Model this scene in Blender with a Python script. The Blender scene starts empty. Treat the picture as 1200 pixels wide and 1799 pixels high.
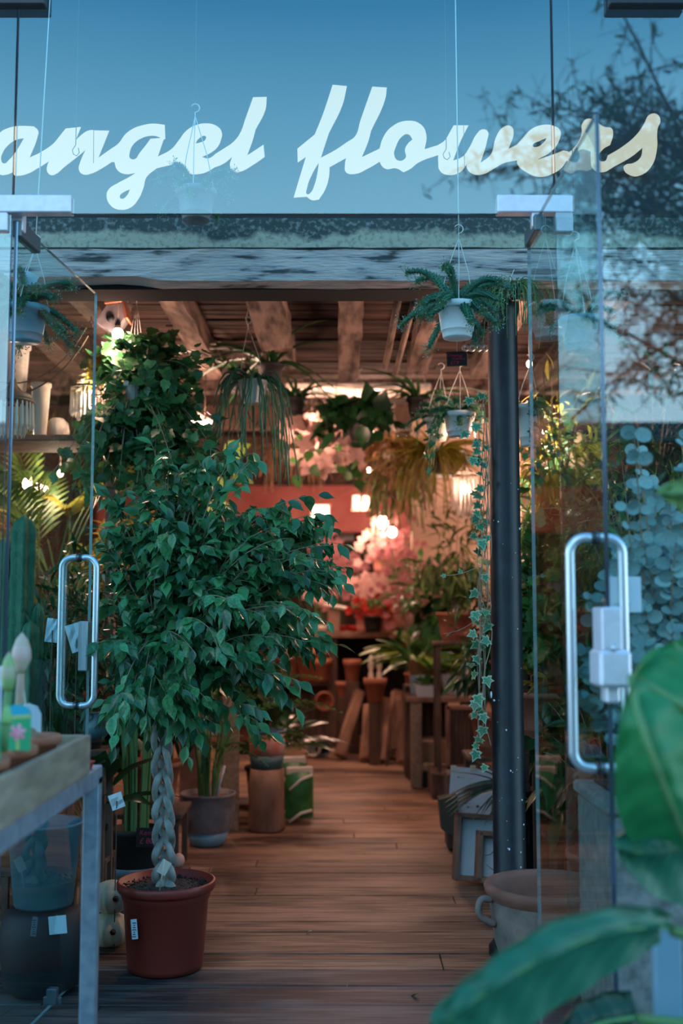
import bpy, math, random
import numpy as np
from mathutils import Vector, Matrix

# ---------------------------------------------------------------- camera, sky, exposure
SC = bpy.context.scene
COL = SC.collection
PI = math.pi
F = 1922.0                    # focal length in pixels of a 1200 x 1799 frame
PITCH = math.radians(5.2)
EYE = 1.315
cd = bpy.data.cameras.new('camera')
cam = bpy.data.objects.new('camera', cd); COL.objects.link(cam)
cam.location = (0, 0, EYE); cam.rotation_euler = (PI / 2 + PITCH, 0, 0)
cd.sensor_fit = 'VERTICAL'; cd.sensor_height = 36; cd.lens = F / 1799 * 36
cd.clip_start = 0.05; cd.clip_end = 200
cd.dof.use_dof = True; cd.dof.focus_distance = 4.05; cd.dof.aperture_fstop = 1.6
SC.camera = cam

W = bpy.data.worlds.new('sky'); SC.world = W; W.use_nodes = True
nt = W.node_tree; nt.nodes.clear()
wo = nt.nodes.new('ShaderNodeOutputWorld'); bg = nt.nodes.new('ShaderNodeBackground')
tc = nt.nodes.new('ShaderNodeTexCoord'); sx = nt.nodes.new('ShaderNodeSeparateXYZ'); cr = nt.nodes.new('ShaderNodeValToRGB')
nt.links.new(tc.outputs['Generated'], sx.inputs[0]); nt.links.new(sx.outputs['Z'], cr.inputs[0])
nt.links.new(cr.outputs[0], bg.inputs[0]); nt.links.new(bg.outputs[0], wo.inputs[0])
el = cr.color_ramp.elements
el[0].position = 0.0; el[0].color = (0.52, 0.76, 0.90, 1)
el[1].position = 1.0; el[1].color = (0.04, 0.16, 0.34, 1)
for p_, c_ in ((0.2, (0.40, 0.70, 0.88, 1)), (0.34, (0.26, 0.60, 0.83, 1)), (0.42, (0.155, 0.46, 0.70, 1)), (0.50, (0.045, 0.26, 0.50, 1))):
    e_ = el.new(p_); e_.color = c_
bg.inputs[1].default_value = 3.7

sd = bpy.data.lights.new('sun', 'SUN'); so = bpy.data.objects.new('sun', sd); COL.objects.link(so)
sd.energy = 0.35; sd.angle = math.radians(25); sd.color = (1.0, 0.93, 0.86)      # high sun veiled behind the camera
so.rotation_euler = (math.radians(48), 0, math.radians(-22))

vs = SC.view_settings
SC.display_settings.display_device = 'sRGB'
vs.view_transform = 'Standard'; vs.look = 'None'; vs.gamma = 1.0; vs.exposure = 0.0; vs.use_curve_mapping = False
SC.cycles.use_denoising = True
SC.cycles.max_bounces = 8; SC.cycles.diffuse_bounces = 3; SC.cycles.glossy_bounces = 4
SC.cycles.transmission_bounces = 6; SC.cycles.transparent_max_bounces = 24
SC.cycles.sample_clamp_indirect = 3.0; SC.cycles.sample_clamp_direct = 0
SC.cycles.caustics_reflective = False; SC.cycles.caustics_refractive = False

# ---------------------------------------------------------------- helpers
R = random.Random(11)
CP, SP = math.cos(PITCH), math.sin(PITCH)
def at(px, py, d):
    """world point seen at pixel (px, py) of the 1200 x 1799 frame on the plane Y = d"""
    cx, cy = (px - 600) / F, (900 - py) / F
    t = d / (CP - cy * SP)
    return Vector((cx * t, d, EYE + t * (SP + cy * CP)))
def gnd(px, py, z=0.0):
    cx, cy = (px - 600) / F, (900 - py) / F
    t = (z - EYE) / (SP + cy * CP)
    return Vector((cx * t, t * (CP - cy * SP), z))
def V(*a): return Vector(a)

def tag(o, label=None, cat=None, group=None, kind=None):
    if label: o['label'] = label
    if cat: o['category'] = cat
    if group: o['group'] = group
    if kind: o['kind'] = kind
    return o
def thing(name, label, cat, loc, group=None, kind=None):
    o = bpy.data.objects.new(name, None); COL.objects.link(o)
    o.location = Vector(loc); o.empty_display_size = 0.05
    return tag(o, label, cat, group, kind)
def wloc(o):
    v = Vector((0, 0, 0))
    while o is not None:
        v += o.location; o = o.parent
    return v

# materials
MATS = {}
def lk(nt, a, b): nt.links.new(a, b)
def mat(name, c1, c2=None, rough=0.6, scale=6.0, stretch=(1, 1, 1), bump=0.0, metal=0.0, spec=0.5, emit=None, es=1.0,
        coat=0.0, transl=0.0, detail=5.0, ramp=(0.35, 0.65), var=0.0, bscale=None, c3=None):
    if name in MATS: return MATS[name]
    m = bpy.data.materials.new(name); m.use_nodes = True; n = m.node_tree
    b = n.nodes['Principled BSDF']; out = n.nodes['Material Output']
    b.inputs['Roughness'].default_value = rough; b.inputs['Metallic'].default_value = metal
    b.inputs['Specular IOR Level'].default_value = spec; b.inputs['Coat Weight'].default_value = coat
    b.inputs['Coat Roughness'].default_value = 0.15
    col = None
    if c2 is not None or bump:
        t = n.nodes.new('ShaderNodeTexCoord'); mp = n.nodes.new('ShaderNodeMapping'); mp.inputs['Scale'].default_value = stretch
        lk(n, t.outputs['Object'], mp.inputs[0])
        nz = n.nodes.new('ShaderNodeTexNoise'); nz.inputs['Scale'].default_value = scale; nz.inputs['Detail'].default_value = detail
        lk(n, mp.outputs[0], nz.inputs['Vector'])
        oi = n.nodes.new('ShaderNodeObjectInfo'); ad = n.nodes.new('ShaderNodeVectorMath'); ad.operation = 'ADD'
        sc_ = n.nodes.new('ShaderNodeVectorMath'); sc_.operation = 'SCALE'; sc_.inputs['Scale'].default_value = 7.0
        cb = n.nodes.new('ShaderNodeCombineXYZ')
        for k in range(3): lk(n, oi.outputs['Random'], cb.inputs[k])
        lk(n, cb.outputs[0], sc_.inputs[0]); lk(n, mp.outputs[0], ad.inputs[0]); lk(n, sc_.outputs[0], ad.inputs[1]); lk(n, ad.outputs[0], nz.inputs['Vector'])
        if c2 is not None:
            rp = n.nodes.new('ShaderNodeValToRGB'); rp.color_ramp.elements[0].position = ramp[0]; rp.color_ramp.elements[1].position = ramp[1]
            rp.color_ramp.elements[0].color = (*c1, 1); rp.color_ramp.elements[1].color = (*c2, 1)
            if c3 is not None:
                e = rp.color_ramp.elements.new(min(0.98, ramp[1] + 0.12)); e.color = (*c3, 1)
            lk(n, nz.outputs['Fac'], rp.inputs[0]); col = rp.outputs[0]
        if bump:
            src = nz
            if bscale:
                src = n.nodes.new('ShaderNodeTexNoise'); src.inputs['Scale'].default_value = bscale; lk(n, mp.outputs[0], src.inputs['Vector'])
            bp = n.nodes.new('ShaderNodeBump'); bp.inputs['Strength'].default_value = min(1.0, bump); bp.inputs['Distance'].default_value = 0.01
            lk(n, src.outputs['Fac'], bp.inputs['Height']); lk(n, bp.outputs[0], b.inputs['Normal'])
    if var:
        g = n.nodes.new('ShaderNodeNewGeometry'); oi = n.nodes.new('ShaderNodeObjectInfo')
        s = n.nodes.new('ShaderNodeMath'); s.operation = 'ADD'; lk(n, g.outputs['Random Per Island'], s.inputs[0]); lk(n, oi.outputs['Random'], s.inputs[1])
        fr = n.nodes.new('ShaderNodeMath'); fr.operation = 'FRACT'; lk(n, s.outputs[0], fr.inputs[0])
        mr = n.nodes.new('ShaderNodeMapRange'); mr.inputs['To Min'].default_value = 1 - var; mr.inputs['To Max'].default_value = 1 + var
        lk(n, fr.outputs[0], mr.inputs['Value'])
        mx = n.nodes.new('ShaderNodeVectorMath'); mx.operation = 'SCALE'; lk(n, mr.outputs[0], mx.inputs['Scale'])
        if col is not None: lk(n, col, mx.inputs[0])
        else: mx.inputs[0].default_value = c1
        col = mx.outputs[0]
    if col is not None: lk(n, col, b.inputs['Base Color'])
    else: b.inputs['Base Color'].default_value = (*c1, 1)
    if emit is not None:
        b.inputs['Emission Color'].default_value = (*emit, 1); b.inputs['Emission Strength'].default_value = es
    if transl:
        tr = n.nodes.new('ShaderNodeBsdfTranslucent'); ms = n.nodes.new('ShaderNodeMixShader'); ms.inputs[0].default_value = transl
        if col is not None: lk(n, col, tr.inputs[0])
        else: tr.inputs[0].default_value = (*c1, 1)
        lk(n, b.outputs[0], ms.inputs[1]); lk(n, tr.outputs[0], ms.inputs[2]); lk(n, ms.outputs[0], out.inputs[0])
    MATS[name] = m
    return m
def glass_mat(name, ior, tint, base=0.0):
    m = bpy.data.materials.new(name); m.use_nodes = True; n = m.node_tree; n.nodes.clear()
    out = n.nodes.new('ShaderNodeOutputMaterial'); tr = n.nodes.new('ShaderNodeBsdfTransparent'); tr.inputs[0].default_value = (*tint, 1)
    gl = n.nodes.new('ShaderNodeBsdfGlossy'); gl.inputs['Roughness'].default_value = 0.0; gl.inputs[0].default_value = (0.97, 0.99, 1, 1)
    fr = n.nodes.new('ShaderNodeFresnel'); fr.inputs[0].default_value = ior
    ms = n.nodes.new('ShaderNodeMixShader')
    # constant extra reflection added on top of Fresnel, the same from every side
    mm = n.nodes.new('ShaderNodeMath'); mm.operation = 'ADD'; mm.inputs[1].default_value = base; mm.use_clamp = True
    g = n.nodes.new('ShaderNodeNewGeometry'); bf = n.nodes.new('ShaderNodeMath'); bf.operation = 'SUBTRACT'; bf.inputs[0].default_value = 1.0
    lk(n, g.outputs['Backfacing'], bf.inputs[1]); mu = n.nodes.new('ShaderNodeMath'); mu.operation = 'MULTIPLY'
    lk(n, fr.outputs[0], mm.inputs[0]); lk(n, mm.outputs[0], mu.inputs[0]); lk(n, bf.outputs[0], mu.inputs[1])
    lk(n, mu.outputs[0], ms.inputs[0]); lk(n, tr.outputs[0], ms.inputs[1]); lk(n, gl.outputs[0], ms.inputs[2]); lk(n, ms.outputs[0], out.inputs[0])
    MATS[name] = m
    return m
def leafmat(name, c, c2=None, gloss=0.35, tr=0.25, var=0.35):
    return mat(name, c, c2, rough=gloss, scale=9, transl=tr, var=var, spec=0.5)

class MB:
    """collects geometry in world coordinates; build() links it as one mesh object"""
    def __init__(s): s.v = []; s.f = []; s.sm = []; s.mi = []; s.cm = 0
    def add(s, vs_, fs, smooth=False):
        o = len(s.v); s.v.extend([tuple(p) for p in vs_])
        for f in fs: s.f.append(tuple(i + o for i in f)); s.sm.append(smooth); s.mi.append(s.cm)
        return s
    def box(s, c, size, rot=None):
        hx, hy, hz = size[0] / 2, size[1] / 2, size[2] / 2; c = Vector(c)
        P = [Vector((x, y, z)) for z in (-hz, hz) for y in (-hy, hy) for x in (-hx, hx)]
        if rot is not None: P = [rot @ p for p in P]
        return s.add([c + p for p in P], [(0, 2, 3, 1), (4, 5, 7, 6), (0, 1, 5, 4), (2, 6, 7, 3), (0, 4, 6, 2), (1, 3, 7, 5)])
    def bbox(s, c, size, b=0.004, rot=None):
        """box with chamfered edges"""
        hx, hy, hz = size[0] / 2, size[1] / 2, size[2] / 2; c = Vector(c); b = min(b, hx * .9, hy * .9, hz * .9); P = []; idx = {}
        for sx_ in (-1, 1):
            for sy in (-1, 1):
                for sz in (-1, 1):
                    for k in range(3):
                        p = [sx_ * (hx - b), sy * (hy - b), sz * (hz - b)]; p[k] = (sx_ * hx, sy * hy, sz * hz)[k]
                        idx[(sx_, sy, sz, k)] = len(P); q = Vector(p); P.append(c + (rot @ q if rot is not None else q))
        fs = []
        I = idx
        for k in range(3):
            for sg in (-1, 1):
                a, b_ = [i for i in range(3) if i != k]
                q = []
                for (u, w) in ((-1, -1), (1, -1), (1, 1), (-1, 1)):
                    t = [0, 0, 0]; t[k] = sg; t[a] = u; t[b_] = w; q.append(I[(t[0], t[1], t[2], k)])
                if (sg > 0) != (k == 1): fs.append(tuple(q))
                else: fs.append(tuple(reversed(q)))
        for k in range(3):     # edges along axis k
            a, b_ = [i for i in range(3) if i != k]
            for u in (-1, 1):
                for w in (-1, 1):
                    t0 = [0, 0, 0]; t0[a] = u; t0[b_] = w; t1 = list(t0); t0[k] = -1; t1[k] = 1
                    fs.append((I[(*t0, a)], I[(*t1, a)], I[(*t1, b_)], I[(*t0, b_)]))
        for sx_ in (-1, 1):
            for sy in (-1, 1):
                for sz in (-1, 1): fs.append((I[(sx_, sy, sz, 0)], I[(sx_, sy, sz, 1)], I[(sx_, sy, sz, 2)]))
        return s.add(P, fs)
    def lathe(s, c, prof, seg=24, smooth=True, wob=0.0, axis=None):
        c = Vector(c); P = []; fs = []
        for (r, z) in prof:
            for k in range(seg):
                a = 2 * PI * k / seg; rr = r * (1 + wob * math.sin(a * 5 + z * 20))
                P.append(Vector((rr * math.cos(a), rr * math.sin(a), z)))
        if axis is not None:
            q = Vector((0, 0, 1)).rotation_difference(Vector(axis).normalized()); P = [q @ p for p in P]
        for i in range(len(prof) - 1):
            for k in range(seg):
                k2 = (k + 1) % seg
                fs.append((i * seg + k, i * seg + k2, (i + 1) * seg + k2, (i + 1) * seg + k))
        if prof[0][0] > 1e-5: fs.append(tuple(reversed(range(seg))))
        if prof[-1][0] > 1e-5: fs.append(tuple((len(prof) - 1) * seg + k for k in range(seg)))
        return s.add([c + p for p in P], fs, smooth)
    def tube(s, pts, rad, seg=6, caps=True, smooth=True):
        pts = [Vector(p) for p in pts]; n = len(pts)
        rads = rad if isinstance(rad, (list, tuple)) else [rad] * n
        P = []; fs = []; prev = None
        for i, p in enumerate(pts):
            d = (pts[min(i + 1, n - 1)] - pts[max(i - 1, 0)])
            if d.length < 1e-9: d = Vector((0, 0, 1))
            d.normalize()
            if prev is None: u = d.orthogonal().normalized()
            else:
                u = prev - d * prev.dot(d)
                u = u.normalized() if u.length > 1e-6 else d.orthogonal().normalized()
            prev = u; w = d.cross(u)
            for k in range(seg):
                a = 2 * PI * k / seg; P.append(p + (u * math.cos(a) + w * math.sin(a)) * rads[i])
        for i in range(n - 1):
            for k in range(seg):
                k2 = (k + 1) % seg; fs.append((i * seg + k, i * seg + k2, (i + 1) * seg + k2, (i + 1) * seg + k))
        if caps: fs.append(tuple(reversed(range(seg)))); fs.append(tuple((n - 1) * seg + k for k in range(seg)))
        return s.add(P, fs, smooth)
    def torus(s, c, r, t, seg=24, ts=6, axis=(0, 0, 1)):
        c = Vector(c); q = Vector((0, 0, 1)).rotation_difference(Vector(axis).normalized()); P = []; fs = []
        for i in range(seg):
            a = 2 * PI * i / seg
            for j in range(ts):
                b = 2 * PI * j / ts; P.append(c + q @ Vector(((r + t * math.cos(b)) * math.cos(a), (r + t * math.cos(b)) * math.sin(a), t * math.sin(b))))
        for i in range(seg):
            for j in range(ts):
                fs.append((i * ts + j, ((i + 1) % seg) * ts + j, ((i + 1) % seg) * ts + (j + 1) % ts, i * ts + (j + 1) % ts))
        return s.add(P, fs, True)
    def ball(s, c, r, seg=12, rings=8, sq=(1, 1, 1), ribs=0, ribd=0.0, knob=0.0):
        c = Vector(c); P = []; fs = []
        for i in range(rings + 1):
            th = PI * i / rings
            for k in range(seg):
                a = 2 * PI * k / seg; rr = 1 + ribd * math.cos(ribs * a) * math.sin(th) + (knob * (R.random() - .5) if 0 < i < rings else 0)
                P.append(c + Vector((r * rr * math.sin(th) * math.cos(a) * sq[0], r * rr * math.sin(th) * math.sin(a) * sq[1], r * math.cos(th) * sq[2])))
        for i in range(rings):
            for k in range(seg):
                k2 = (k + 1) % seg; fs.append((i * seg + k, (i + 1) * seg + k, (i + 1) * seg + k2, i * seg + k2))
        return s.add(P, fs, True)
    def build(s, name, m, parent=None, kind=None, label=None, cat=None, group=None, loc=None):
        me = bpy.data.meshes.new(name)
        off = wloc(parent) if parent is not None else (Vector(loc) if loc is not None else Vector((0, 0, 0)))
        me.from_pydata([(x - off.x, y - off.y, z - off.z) for (x, y, z) in s.v], [], s.f)
        me.polygons.foreach_set('use_smooth', s.sm)
        ms = m if isinstance(m, (list, tuple)) else [m]
        for q in ms: me.materials.append(q)
        if len(ms) > 1: me.polygons.foreach_set('material_index', s.mi)
        me.validate()
        o = bpy.data.objects.new(name, me); COL.objects.link(o)
        if parent is not None: o.parent = parent
        else: o.location = off
        return tag(o, label, cat, group, kind)

def cr_pts(P, n=6):
    """Catmull-Rom through the points"""
    P = [Vector(p) for p in P]; out = []
    for i in range(len(P) - 1):
        p0, p1, p2, p3 = P[max(i - 1, 0)], P[i], P[i + 1], P[min(i + 2, len(P) - 1)]
        for k in range(n):
            t = k / n
            out.append(0.5 * ((2 * p1) + (p2 - p0) * t + (2 * p0 - 5 * p1 + 4 * p2 - p3) * t * t + (3 * p1 - p0 - 3 * p2 + p3) * t ** 3))
    out.append(P[-1]); return out
def bez(a, b, c, n=8):
    return [a * (1 - t) ** 2 + b * 2 * t * (1 - t) + c * t * t for t in [i / n for i in range(n + 1)]]
def rv(r=R, s=1.0):
    while True:
        v = Vector((r.uniform(-1, 1), r.uniform(-1, 1), r.uniform(-1, 1)))
        if 0.05 < v.length <= 1: return v * s
def rdir(r=R): return rv(r).normalized()
def text_obj(txt, size, loc, m, parent, name='lettering', rot=None, extrude=0.0004, align='CENTER', shear=0.0, label=None):
    c = bpy.data.curves.new(name, 'FONT'); c.body = txt; c.size = size; c.extrude = extrude; c.align_x = align; c.shear = shear
    t = bpy.data.objects.new('tmp', c); COL.objects.link(t)
    dg = bpy.context.evaluated_depsgraph_get(); me = bpy.data.meshes.new_from_object(t.evaluated_get(dg)); bpy.data.objects.remove(t)
    me.materials.clear(); me.materials.append(m)
    o = bpy.data.objects.new(name, me); COL.objects.link(o)
    M = Matrix.Rotation(PI / 2, 4, 'X')
    if rot is not None: M = rot @ M
    o.parent = parent; o.matrix_local = Matrix.Translation(Vector(loc) - wloc(parent)) @ M
    if label: o['label'] = label
    return o

# ---------------------------------------------------------------- leaf templates: base at the origin, length 1 along +Y, face up +Z
def strip(ws, fold=0.25, droop=0.15, curl=0.0):
    n = len(ws); P = []; fs = []
    for i, w in enumerate(ws):
        t = i / (n - 1); z = -droop * t * t
        P += [(-w, t, z + fold * w), (0, t, z), (w, t, z + fold * w - curl * w)]
    for i in range(n - 1):
        a = i * 3; b = a + 3
        fs += [(a, a + 1, b + 1, b), (a + 1, a + 2, b + 2, b + 1)]
    return P, fs
def fan(outline, cup=0.06):
    P = [(0, 0.38, 0)] + [(x, y, cup * (abs(x) * 2 + abs(y - .4))) for x, y in outline]; n = len(outline)
    return P, [(0, i + 1, (i + 1) % n + 1) for i in range(n)]
IVY = [(0, 0), (.16, -.1), (.42, -.02), (.30, .2), (.5, .45), (.22, .5), (.14, .68), (0, 1), (-.14, .68), (-.22, .5), (-.5, .45), (-.30, .2), (-.42, -.02), (-.16, -.1)]
GRP = [(0, 0), (.22, -.05), (.36, .12), (.46, .28), (.34, .42), (.40, .56), (.2, .66), (.14, .82), (0, 1), (-.14, .82), (-.2, .66), (-.40, .56), (-.34, .42), (-.46, .28), (-.36, .12), (-.22, -.05)]
RND = [(.45 * math.sin(a), .5 - .5 * math.cos(a)) for a in [2 * PI * k / 10 for k in range(10)]]
def ivy_var():
    P, f = fan(IVY); n = len(IVY); c = (0, .38)
    Q = [P[0]] + [(P[i][0] * .72, c[1] + (P[i][1] - c[1]) * .72, P[i][2] * .8) for i in range(1, n + 1)] + P[1:]
    fs = [(0, i + 1, (i + 1) % n + 1) for i in range(n)] + [(i + 1, n + i + 1, n + (i + 1) % n + 1, (i + 1) % n + 1) for i in range(n)]
    return Q, fs, [0] * n + [1] * n
def frond(n=11, ll=0.24, lw=0.022, droop=0.45, sweep=0.5, up=0.12):
    P = []; fs = []
    def z(t): return -droop * t * t
    for i in range(n):
        t = 0.12 + 0.86 * i / (n - 1); l = ll * math.sin(PI * (0.15 + 0.8 * t)) + 0.03
        for sg in (-1, 1):
            b = len(P); dx, dy = sg * l * 0.85, l * sweep
            P += [(0, t - lw, z(t)), (sg * lw * .5 + dx * .5, t + dy * .5 - lw, z(t) + up * l), (dx, t + dy, z(t) - up * l * 1.5), (sg * lw * .5 + dx * .45, t + dy * .5 + lw, z(t) + up * l)]
            fs.append((b, b + 1, b + 2, b + 3) if sg > 0 else (b, b + 3, b + 2, b + 1))
    b = len(P); K = 6
    for i in range(K + 1):
        t = i / K; P += [(-.006, t, z(t)), (.006, t, z(t) + .004)]
    for i in range(K): fs.append((b + 2 * i, b + 2 * i + 1, b + 2 * i + 3, b + 2 * i + 2))
    return P, fs
def fanpalm(n=9):
    P = []; fs = []
    for i in range(n):
        a = math.radians(-75 + 150 * i / (n - 1)); l = 1 - .25 * abs(i / (n - 1) - .5); b = len(P)
        d = (math.sin(a), math.cos(a)); p = (-d[1], d[0])
        P += [(0, 0, 0), (d[0] * l * .5 + p[0] * .045, d[1] * l * .5 + p[1] * .045, .02), (d[0] * l, d[1] * l, -.25), (d[0] * l * .5 - p[0] * .045, d[1] * l * .5 - p[1] * .045, .02)]
        fs.append((b, b + 3, b + 2, b + 1))
    return P, fs
TPL = {
    'fig': strip([.03, .16, .235, .25, .20, .10, .02, 0.0], .32, .12),
    'lance': strip([.02, .07, .10, .095, .06, 0.0], .35, .35),
    'strap': strip([.035, .04, .04, .038, .034, .028, .018, 0.0], .5, .55),
    'blade': strip([.014, .018, .018, .015, .01, 0.0], .3, .7),
    'lily': strip([.03, .13, .19, .19, .15, .07, .0], .25, .35),
    'heart': strip([.12, .34, .40, .36, .24, .11, 0.0], .15, .18),
    'paddle': strip([.05, .19, .25, .26, .24, .17, .04], .12, .3),
    'ivy': fan(IVY), 'grape': fan(GRP, .1), 'round': fan(RND, .12), 'frond': frond(), 'fern': frond(16, .16, .02, .6, .25, .05),
    'palm': frond(14, .34, .02, .5, .75, .1), 'fan': fanpalm(), 'petal': strip([.1, .3, .36, .25, .0], .1, .2),
    'tiny': strip([.1, .3, .0], .2, .0),
}
iv = ivy_var(); TPL['ivyvar'] = (iv[0], iv[1]); TPLM = {'ivyvar': iv[2]}
LM = {}
def leaf_mesh(kind, m, nm='leaf'):
    k = (kind, m.name if not isinstance(m, (list, tuple)) else m[0].name)
    if k in LM: return LM[k]
    P, fs = TPL[kind]; me = bpy.data.meshes.new(nm); me.from_pydata(P, [], fs)
    me.polygons.foreach_set('use_smooth', [True] * len(fs))
    for q in (m if isinstance(m, (list, tuple)) else [m]): me.materials.append(q)
    if kind in TPLM: me.polygons.foreach_set('material_index', TPLM[kind])
    LM[k] = me; return me
def frame(p, d, nrm, s, roll=0.0):
    d = Vector(d).normalized(); nrm = Vector(nrm); x = d.cross(nrm)
    if x.length < 1e-4: x = d.orthogonal()
    x.normalize(); z = x.cross(d)
    M = Matrix(((x.x, d.x, z.x, 0), (x.y, d.y, z.y, 0), (x.z, d.z, z.z, 0), (0, 0, 0, 1)))
    sc_ = s if isinstance(s, tuple) else (s, s, s)
    return Matrix.Translation(p) @ M @ Matrix.Rotation(roll, 4, 'Y') @ Matrix.Diagonal((*sc_, 1))
class Leaves:
    def __init__(s, root, kind, m, partname='leaf', stuffname='foliage'):
        s.root = root; s.kind = kind; s.m = m; s.M = []; s.pn = partname; s.sn = stuffname
    def add(s, p, d, nrm=(0, 0, 1), size=0.1, roll=0.0): s.M.append(frame(Vector(p), d, nrm, size, roll))
    def finish(s, nparts=0, view=True):
        eye = Vector((0, 0, EYE))
        Ms = sorted(s.M, key=lambda M: (M.translation - eye).length) if nparts else s.M
        T = Matrix.Translation(-wloc(s.root)); me = leaf_mesh(s.kind, s.m, s.pn)
        for M in Ms[:nparts]:
            o = bpy.data.objects.new(s.pn, me); COL.objects.link(o); o.parent = s.root; o.matrix_local = T @ M
        rest = Ms[nparts:]
        if not rest: return
        P, fs = TPL[s.kind]; P = np.array(P); n = len(P)
        A = np.array([[list(r) for r in (T @ M)] for M in rest])
        X = np.einsum('kij,nj->kni', A[:, :3, :3], P) + A[:, None, :3, 3]
        X = X.reshape(-1, 3); lens = np.array([len(f) for f in fs]); li = np.concatenate([np.array(f) for f in fs])
        K = len(rest); loops = (li[None, :] + (np.arange(K) * n)[:, None]).ravel(); tl = np.tile(lens, K)
        g = bpy.data.meshes.new(s.sn); g.vertices.add(len(X)); g.vertices.foreach_set('co', X.ravel())
        g.loops.add(len(loops)); g.loops.foreach_set('vertex_index', loops.astype(np.int32))
        g.polygons.add(len(tl)); st = np.concatenate([[0], np.cumsum(tl)[:-1]])
        g.polygons.foreach_set('loop_start', st.astype(np.int32)); g.polygons.foreach_set('loop_total', tl.astype(np.int32))
        g.polygons.foreach_set('use_smooth', np.ones(len(tl), dtype=bool))
        for q in (s.m if isinstance(s.m, (list, tuple)) else [s.m]): g.materials.append(q)
        if s.kind in TPLM: g.polygons.foreach_set('material_index', np.tile(np.array(TPLM[s.kind]), K).astype(np.int32))
        g.update(calc_edges=True); g.validate()
        o = bpy.data.objects.new(s.sn, g); COL.objects.link(o); o.parent = s.root; o['kind'] = 'stuff'

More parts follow.
